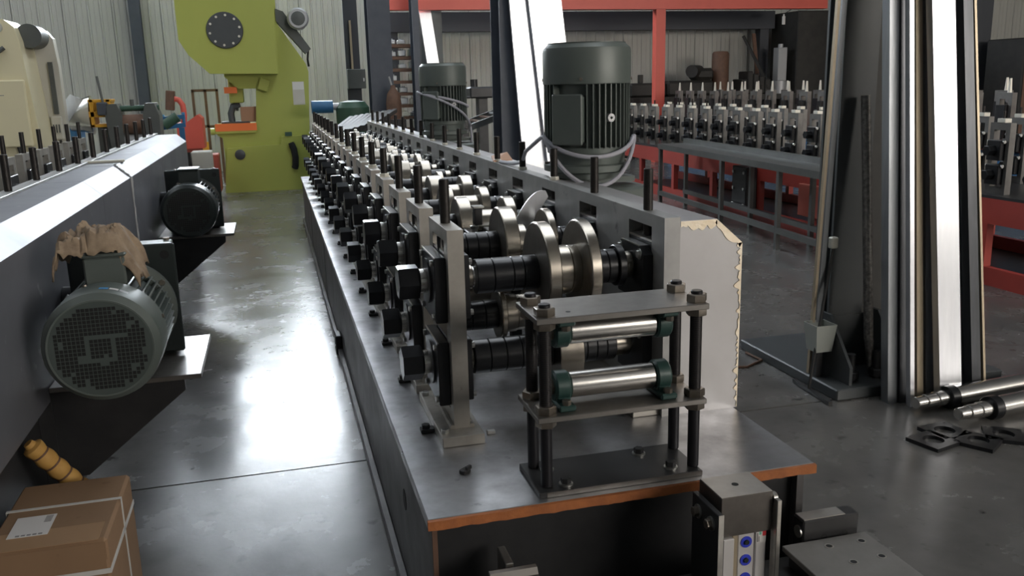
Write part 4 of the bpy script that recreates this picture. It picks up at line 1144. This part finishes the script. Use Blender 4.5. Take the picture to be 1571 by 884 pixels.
# chute / ladder conveyor between motors
ch = thing('slat_conveyor', 'inclined dark slat conveyor between the two upright motors', 'conveyor', (2.4, 10.6, 0))
for y in (10.3, 10.9):
    MB().bar((1.85, y, .86), (2.95, y, 1.22), .05, .07).build('side_rail', 'grey_rail', ch)
for i in range(9):
    t = i / 8
    p = Vector((1.9, 10.3, .89)).lerp(Vector((2.9, 10.3, 1.22)), t)
    MB().bar(p, p + Vector((0, .6, 0)), .05, .02).build('slat', 'silver_grey' if i % 3 == 0 else 'rust_brown', ch)
for x, y in ((1.95, 10.3), (2.85, 10.3), (1.95, 10.9), (2.85, 10.9)):
    MB().box(x - .03, x + .03, y - .03, y + .03, 0, .9).build('leg', 'grey_rail', ch)
tb_ = thing('post_screw', 'dark T-handled screw post right of the farther upright motor', 'screw post', (1.90, 9.0, 0))
MB().cyl((1.90, 9.0, 0), (1.90, 9.0, 1.36), .02, 12).build('screw', 'dark_steel', tb_)
MB().cyl((1.82, 9.0, 1.36), (1.98, 9.0, 1.36), .012, 8).build('handle', 'dark_steel', tb_)
MB().box(1.85, 1.95, 8.95, 9.05, 0, 1.15, .01).build('sleeve', 'dark_steel', tb_)
vg = thing('drill_head', 'dark vice-like machine head behind the slat conveyor', 'machine', (2.75, 12.0, 0))
MB().box(2.60, 2.98, 11.8, 12.2, 1.30, 1.45, .02).cyl((2.7, 12, 1.45), (2.7, 12, 1.55), .05, 14).box(2.74, 2.86, 11.9, 12.1, 0, 1.3).build('head', 'dark_steel', vg)

# ------------------------------------------------------------------ leaning profiles
def leaning(name, label, m, p0, p1, w, d, flanges=True, group=None, cat='steel profile'):
    """C profile leaning: p0 foot, p1 top (front centre line), w width in x, d flange depth"""
    p0 = Vector(p0); p1 = Vector(p1); ax = (p1 - p0).normalized()
    u = Vector((1, 0, 0)); u = (u - ax * u.dot(ax)).normalized(); v = ax.cross(u)   # v points to +y-ish
    if v.y < 0: v = -v
    t = .004
    def slab(a0, a1, b0, b1):
        vs = []
        for p in (p0, p1):
            for a, b in ((a0, b0), (a1, b0), (a1, b1), (a0, b1)):
                vs.append(p + u * a + v * b)
        return vs, [(3, 2, 1, 0), (4, 5, 6, 7), (0, 1, 5, 4), (1, 2, 6, 5), (2, 3, 7, 6), (3, 0, 4, 7)]
    if not flanges:
        mb = MB(); mb.add(*slab(-w / 2, w / 2, 0, d))
        return single(mb, name, m, label, cat, tuple(p0), group)
    th = thing(name, label, cat, tuple(p0), 0, group)
    mb = MB(); mb.add(*slab(-w / 2, w / 2, 0, t)); mb.build('web', m, th)
    for s in (-1, 1):
        mb = MB(); a = s * w / 2; mb.add(*slab(min(a, a - s * t), max(a, a - s * t), t, d)); mb.build('flange', m, th)
    return th
GR = 'steel profiles leaning on the right column'
ZT = 3.4
def lean_r(i, lab, m, xb, xt, w, d, yb=3.30, yt=3.62, name='steel_profile', zt=ZT, fl=True):
    # xt measured at z=1.66
    dx = (xt - xb) / 1.63
    z0 = 0.0 if yb < 3.40 else .056
    return leaning(name, lab, m, (xb, yb, z0), (xb + dx * (zt - z0), yb + (yt - yb) * zt / 3.4, zt), w, d, fl, GR)
lean_r(0, 'thin pale-edged sheet strip at the left side of the right column', 'galv_tan', 2.485, 2.533, .014, .02, 3.66, 3.672, fl=False)
lean_r(1, 'second dark strip pressed against the left side of the right column', 'galv_dull', 2.512, 2.562, .026, .02, 3.66, 3.672, fl=False)
lean_r(2, 'tan edged narrow strip between the column and the bright profiles', 'galv_tan', 2.80, 2.70, .03, .02, 3.44, 3.62, fl=False)
lean_r(3, 'leftmost grey channel of the leaning bundle', 'galv_dull', 2.69, 2.672, .05, .05, 3.30, 3.60)
lean_r(4, 'dark narrow channel second from the left in the leaning bundle', 'galv_dark', 2.742, 2.722, .042, .05, 3.29, 3.60)
lean_r(5, 'thin bright strip third from the left in the leaning bundle', 'galv', 2.743, 2.716, .022, .03, 3.23, 3.555, fl=False)
lean_r(6, 'tan-faced channel in the middle of the leaning bundle', 'galv_tan', 2.822, 2.79, .034, .04, 3.275, 3.60)
lean_r(7, 'blue-grey dull channel left of the wide bright profile', 'galv_dull', 2.872, 2.843, .045, .04, 3.27, 3.60)
lean_r(8, 'wide bright galvanised profile in the leaning bundle', 'galv', 2.928, 2.868, .118, .04, 3.20, 3.55)
lean_r(9, 'folded grey profile right of the wide bright one', 'galv_dull', 3.10, 3.035, .05, .04, 3.32, 3.65)
lean_r(10, 'dark channel with pale right edge at the right end of the bundle', 'galv_dark', 3.125, 3.045, .05, .05, 3.26, 3.60)
lean_r(11, 'thin pale strip at the extreme right of the leaning bundle', 'galv_tan', 3.168, 3.083, .012, .03, 3.255, 3.60, fl=False)
# tube leaning inside the column
pp = thing('leaning_tube', 'speckled dark steel tube with a pinched tip leaning inside the right column', 'steel tube', (2.70, 3.53, .056))
a, b = Vector((2.735, 3.53, .12)), Vector((2.70, 3.655, 1.40))
MB().cyl(a + Vector((-.015, .01, .12)), b, .022, 16).build('tube', 'tube_dark', pp)
MB().cyl(a + Vector((0, 0, -.06)), a + Vector((-.014, .008, .12)), .010, 12, 0, .022).build('tip', 'tube_dark', pp)
# squeegee tool
sq = thing('floor_squeegee', 'thin squeegee with black handle leaning on the right column base', 'squeegee', (2.41, 3.6, 0))
MB().bar((2.425, 3.70, .012), (2.40, 3.36, .012), .02, .018).build('blade', 'cable_black', sq)
MB().cyl((2.41, 3.55, .02), (2.575, 3.66, .68), .008, 10).build('handle', 'cable_black', sq)
MB().box(2.558, 2.596, 3.645, 3.68, .68, .735, .005).build('grip_cap', 'nut_white', sq)
# plastic cup on the gusset
cu = thing('plastic_cup', 'pale square plastic cup hanging by the right column base', 'cup', (2.50, 3.62, .2))
cupm = MB()
w0, w1 = .042, .056
vs = []
for (w, z) in ((w0, .19), (w1, .325), (w1 - .004, .325), (w0 - .004, .195)):
    for sx, sy in ((-1, -1), (1, -1), (1, 1), (-1, 1)):
        vs.append((2.495 + sx * w, 3.61 + sy * w, z))
fs = [(3, 2, 1, 0), (12, 13, 14, 15)]
for k in range(3):
    for i in range(4):
        j = (i + 1) % 4
        fs.append((k * 4 + i, k * 4 + j, k * 4 + 4 + j, k * 4 + 4 + i))
cupm.add(vs, fs).build('cup', 'cup_plastic', cu)
MB().box(2.48, 2.51, 3.60, 3.63, .056, .19).build('support_block', 'dark_steel', cu)

GR2 = 'bright sheets leaning on the far column'
leaning('steel_sheet', 'bright galvanised sheet leaning left of the pair behind the large motor', 'galv', (2.80, 9.30, 0), (2.55, 9.49, 4.4), .28, .04, True, GR2)
leaning('steel_sheet', 'wide bright galvanised sheet leaning right of the pair behind the large motor', 'galv', (3.12, 9.22, 0), (2.70, 9.43, 4.4), .36, .04, True, GR2)
leaning('steel_sheet', 'bright narrow sheet leaning on the grey column above the farther motor', 'galv', (2.95, 15.2, 0), (2.48, 15.53, 4.4), .2, .04, True)

# ------------------------------------------------------------------ parts on the floor at right
for i, (dx, dy, lb) in enumerate(((0, 0, 'rear stepped steel shaft lying on the floor by the leaning profiles'), (.0, -.17, 'front stepped steel shaft with a black collar lying on the floor'))):
    s_ = thing('stepped_shaft', lb, 'shaft', (3.1, 3.1 + dy, 0))
    p = Vector((2.70 + i * .08, 3.165 + dy, .047)); d = Vector((.985, .10, 0)).normalized()
    MB().cyl(p, p + d * .055, .027, 20, .003).build('end_step', 'chrome', s_)
    MB().cyl(p + d * .055, p + d * .115, .032, 20, .003).build('middle_step', 'chrome', s_)
    MB().cyl(p + d * .115, p + d * .18, .036, 20, .003).build('inner_step', 'chrome', s_)
    MB().cyl(p + d * .175, p + d * .225, .053, 24, .003).build('collar', 'black_oxide', s_)
    MB().cyl(p + d * .225, p + d * 1.1, .046, 28, .002).build('shaft', 'chrome', s_)
def flange_plate(x, y, z, rz, lb):
    h = .075; r = .042; n = 32
    vs = []; fs = []
    ring_o = []
    for i in range(n):
        a = 2 * PI * i / n + PI / 4
        c_, s_ = math.cos(a), math.sin(a)
        k = h / max(abs(c_), abs(s_))
        ring_o.append((c_ * k, s_ * k, c_ * r, s_ * r))
    for zz in (0, .016):
        for (a, b, c_, d) in ring_o:
            vs += [(a, b, zz), (c_, d, zz)]
    for i in range(n):
        j = (i + 1) % n
        A = 2 * n
        fs += [(A + 2 * i, A + 2 * j, A + 2 * j + 1, A + 2 * i + 1), (2 * i + 1, 2 * j + 1, 2 * j, 2 * i), (2 * i, 2 * j, A + 2 * j, A + 2 * i), (2 * j + 1, 2 * i + 1, A + 2 * i + 1, A + 2 * j + 1)]
    t = thing('flange_plate', lb, 'flange plate', (x, y, z), rz, 'black flange plates on the floor')
    MB().add(vs, fs).build('plate', 'black_block', t, world=False)
    for sx, sy in ((-1, -1), (1, -1), (1, 1), (-1, 1)):
        MB().ring((sx * .06, sy * .06, .0161), (0, 0, 1), .003, .006, .0004, 10).build('bolt_hole', 'dark_steel', t, world=False)
flange_plate(2.545, 2.86, 0, .25, 'leftmost black square plate with a round hole on the floor')
flange_plate(2.715, 2.80, 0, .55, 'middle black square plate with a round hole on the floor')
flange_plate(2.86, 2.82, 0, .95, 'rightmost black square plate with a round hole at the right edge')
flange_plate(2.66, 2.93, 0, .1, 'rear black square plate lying half under the front stepped shaft')
o = single(MB().tube([(2.10, 3.95, .006), (2.2, 4.02, .006), (2.32, 3.98, .006), (2.45, 4.05, .008), (2.44, 4.2, .008)], .007, 6), 'floor_cable', 'rust_brown', 'brown wire lying on the floor beside the right column base', 'cable')

# ------------------------------------------------------------------ red machine with rows of stands
rm = thing('red_machine_bed', 'long red painted machine bed carrying rows of roll stands at the right', 'machine bed', (5.35, 8.6, 0))
for X in (4.86, 5.86):
    MB().box(X, X + .05, 4.0, 12.4, .44, .62).build('long_beam', 'red_paint', rm)
    MB().box(X, X + .05, 4.0, 12.4, .0, .13).build('long_beam', 'red_paint', rm)
    y = 4.1
    while y < 12.4:
        MB().box(X, X + .06, y, y + .07, .13, .44).build('post', 'red_paint', rm)
        y += 1.03
MB().box(4.86, 5.91, 4.0, 12.4, .62, .64).build('top_plate', 'dark_steel', rm)
MB().box(5.0, 5.85, 4.2, 12.2, .01, .03).build('pan', 'dark_steel', rm)
def red_stand():
    t = thing('roll_stand', 'x', 'roll stand', (0, 0, 0))
    slot_plate(-.09, .09, 0, .50, -.052, .052, .05, .45, 0, .05).build('upright', 'stand_gloom', t)
    for zc in (.31, .14):
        b = MB().box(-.045, .03, -.06, .06, zc - .07, zc + .07, .004).build('bearing_block', 'black_block', t)
        MB().hexa((-.045, 0, zc), (-1, 0, 0), .038, .06).build('shaft_nut', 'black_oxide', b)
        MB().cyl((-.02, -.075, zc + .06), (-.02, .075, zc + .06), .012, 8).build('tie_bolt', 'bolt_zinc', b)
    MB().box(-.005, .055, -.04, .03, .50, .53, .003).build('top_nut', 'nut_white', t)
    MB().cyl((.025, 0, .45), (.025, 0, .58), .010, 8).build('adjusting_screw', 'thread', t)
    return t
r0 = red_stand(); first = True
for row, (X, z, ys_, n, lb) in enumerate(((4.95, .64, 4.45, 21, 'front row of the red machine'), (5.55, .64, 4.55, 21, 'rear row of the red machine'))):
    for k in range(n):
        o = r0 if first else copy_tree(r0)
        first = False
        o.location = (X, ys_ + .372 * k, z)
        tag(o, '%s roll stand from the near right end, %s' % (ORD[k], lb), 'roll stand', 'roll stands on the red machine')
# second machine farther back with pale screws
bm = thing('machine_bed', 'blue-sided machine bed behind the red machine at the right', 'machine bed', (7.6, 11.5, 0))
MB().box(7.0, 8.2, 6.5, 15.5, 0, .72).build('base', 'blue_paint', bm)
MB().box(6.95, 8.25, 6.45, 15.55, .72, .76).build('top_plate', 'red_bright', bm)
def back_stand():
    t = thing('roll_stand', 'x', 'roll stand', (0, 0, 0))
    slot_plate(-.1, .1, 0, .52, -.055, .055, .05, .46, 0, .06).build('upright', 'stand_gloom', t)
    MB().box(-.04, .03, -.06, .06, .06, .40, .004).build('bearing_block', 'black_block', t)
    MB().cyl((.03, -.03, .52), (.03, -.03, .66), .022, 10, 0, .012).build('adjusting_screw', 'nut_white', t)
    return t
b0 = back_stand(); first = True
for X, lb in ((7.1, 'near side of the blue machine'), (7.9, 'far side of the blue machine')):
    for k in range(19):
        o = b0 if first else copy_tree(b0)
        first = False
        o.location = (X, 7.0 + .44 * k, .76)
        tag(o, '%s roll stand from the right end, %s' % (ORD[k], lb), 'roll stand', 'roll stands on the blue machine')
# grey run-out table in front of the red machine
cv = thing('runout_table', 'grey steel run-out table standing in front of the red machine', 'table', (4.4, 8.0, 0))
A0, A1 = Vector((4.16, 5.7, 0)), Vector((4.43, 9.77, 0))
B0, B1 = Vector((4.50, 5.7, 0)), Vector((4.76, 9.77, 0))
def up(v, z): return (v.x, v.y, z)
MB().bar(up(A0, .72), up(A1, .72), .05, .06).build('rail', 'grey_rail', cv)
MB().bar(up(B0, .75), up(B1, .75), .05, .10).build('rail', 'grey_rail', cv)
mm = MB(); q = [up(A0, .745), up(A1, .745), up(B1, .745), up(B0, .745)]
mm.add(q + [(p[0], p[1], .735) for p in q], [(3, 2, 1, 0), (4, 5, 6, 7), (0, 1, 5, 4), (1, 2, 6, 5), (2, 3, 7, 6), (3, 0, 4, 7)]).build('tray', 'grey_rail', cv)
MB().bar(up(A0, .17), up(A1, .17), .04, .05).build('lower_rail', 'grey_rail', cv)
MB().bar(up(B0, .17), up(B1, .17), .04, .05).build('lower_rail', 'grey_rail', cv)
for t in (.02, .28, .57, .99):
    for a, b in ((A0, A1), (B0, B1)):
        p = a.lerp(b, t)
        MB().box(p.x - .02, p.x + .02, p.y - .02, p.y + .02, 0, .70).build('leg', 'grey_rail', cv)
dm = thing('drive_motor', 'black drive motor bolted between the red beams below the stands', 'motor', (4.75, 8.4, 0))
MB().box(4.72, 4.85, 8.25, 8.55, .12, .58, .01).build('body', 'dark_steel', dm)
for y in (8.29, 8.51):
    for z in (.18, .35, .52):
        MB().hexa((4.72, y, z), (-1, 0, 0), .018, .015).build('bolt', 'bolt_zinc', dm)
wp = single(MB().box(4.79, 4.84, 7.05, 7.4, .2, .5, .004), 'control_plate', 'red_dull', 'dull reddish plate fixed in the red frame under the stands', 'plate')

# ------------------------------------------------------------------ red gantry and clutter at the far right wall
rg_ = thing('red_gantry', 'red painted gantry frame with one post across the far wall', 'gantry', (6.85, 15.2, 0))
MB().box(2.0, 10.2, 15.1, 15.3, 2.70, 2.98).build('cross_beam', 'red_bright', rg_)
MB().box(6.76, 6.94, 15.12, 15.28, 0, 2.70).build('post', 'red_bright', rg_)
MB().box(2.2, 10.2, 16.9, 17.2, 2.45, 2.80).build('rear_beam', 'wall_dark', rg_)
for x in (2.3, 10.0):
    MB().box(x - .1, x + .1, 16.95, 17.15, 0, 2.45).build('rear_post', 'wall_dark', rg_)
wbn = thing('workbench', 'long dark bench loaded with old machine parts at the far wall', 'bench', (8.5, 16.4, 0))
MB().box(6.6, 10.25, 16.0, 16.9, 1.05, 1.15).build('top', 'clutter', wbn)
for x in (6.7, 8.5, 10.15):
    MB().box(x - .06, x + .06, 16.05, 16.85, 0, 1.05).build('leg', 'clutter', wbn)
def clut(name, lb, cat, mb, m='clutter'):
    return single(mb, name, m, lb, cat)
clut('lathe_headstock', 'dark low machine housing with a short stub left of the red post', 'machine part', MB().box(6.72, 7.48, 16.2, 16.7, 1.15, 1.42, .04).box(6.95, 7.03, 16.3, 16.4, 1.42, 1.58, .01).box(6.68, 6.9, 16.25, 16.65, 1.15, 1.30, .02))
clut('gear_housing', 'dark rounded housing with side barrel right of the red post', 'machine part', MB().box(7.5, 8.5, 16.2, 16.7, 1.15, 1.45, .05).cyl((7.95, 16.1, 1.62), (8.3, 16.5, 1.62), .12, 18).box(8.1, 8.5, 16.2, 16.6, 1.45, 1.68, .06))
clut('upright_drum', 'tall dark brown drum standing on the far bench', 'drum', MB().lathe((8.72, 16.4, 1.15), (0, 0, 1), [(0, .17), (.8, .165), (.84, .14), (.85, .05)], 24), 'rust_brown')
mb = MB()
for i in range(5):
    mb.box(9.1 + i * .13, 9.22 + i * .13, 16.2, 16.6, 1.15, 1.45 + .05 * ((i * 3) % 4), .02).cyl((9.16 + i * .13, 16.18, 1.3), (9.16 + i * .13, 16.2, 1.3), .04, 12)
clut('valve_block', 'lumpy dark block of valves on the far bench', 'machine part', mb)
clut('leaning_bar', 'thin dark bar leaning left against the far wall above the bench', 'steel bar', MB().bar((9.86, 16.3, 1.15), (9.4, 16.75, 2.3), .06, .05))
clut('leaning_bar', 'pale upright bar standing at the far wall above the bench', 'steel bar', MB().bar((9.66, 16.5, 1.15), (9.72, 16.9, 2.35), .07, .04), 'rust_brown')
clut('hydraulic_post', 'vertical ram with a pale face beside the dark cabinet', 'machine part', MB().box(9.95, 10.15, 16.3, 16.5, 1.40, 2.05, .01).cyl((10.05, 16.4, 1.15), (10.05, 16.4, 1.4), .16, 20).cyl((10.05, 16.4, 2.05), (10.05, 16.4, 2.12), .05, 12), 'silver_grey')
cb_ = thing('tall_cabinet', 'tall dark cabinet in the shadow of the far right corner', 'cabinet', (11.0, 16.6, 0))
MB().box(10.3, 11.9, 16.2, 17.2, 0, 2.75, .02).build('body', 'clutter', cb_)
hl = thing('hanging_lamp', 'small pale lamp tube hanging under the dark beam', 'lamp', (9.6, 15.6, 2.45))
MB().cyl((9.6, 15.6, 2.45), (9.6, 15.6, 2.60), .03, 12).cyl((9.6, 15.6, 2.60), (9.6, 15.6, 2.64), .015, 8).build('tube', 'white_plastic', hl)
MB().cyl((9.6, 15.6, 2.64), (9.6, 15.3, 2.72), .006, 6).build('cord', 'cable_black', hl)
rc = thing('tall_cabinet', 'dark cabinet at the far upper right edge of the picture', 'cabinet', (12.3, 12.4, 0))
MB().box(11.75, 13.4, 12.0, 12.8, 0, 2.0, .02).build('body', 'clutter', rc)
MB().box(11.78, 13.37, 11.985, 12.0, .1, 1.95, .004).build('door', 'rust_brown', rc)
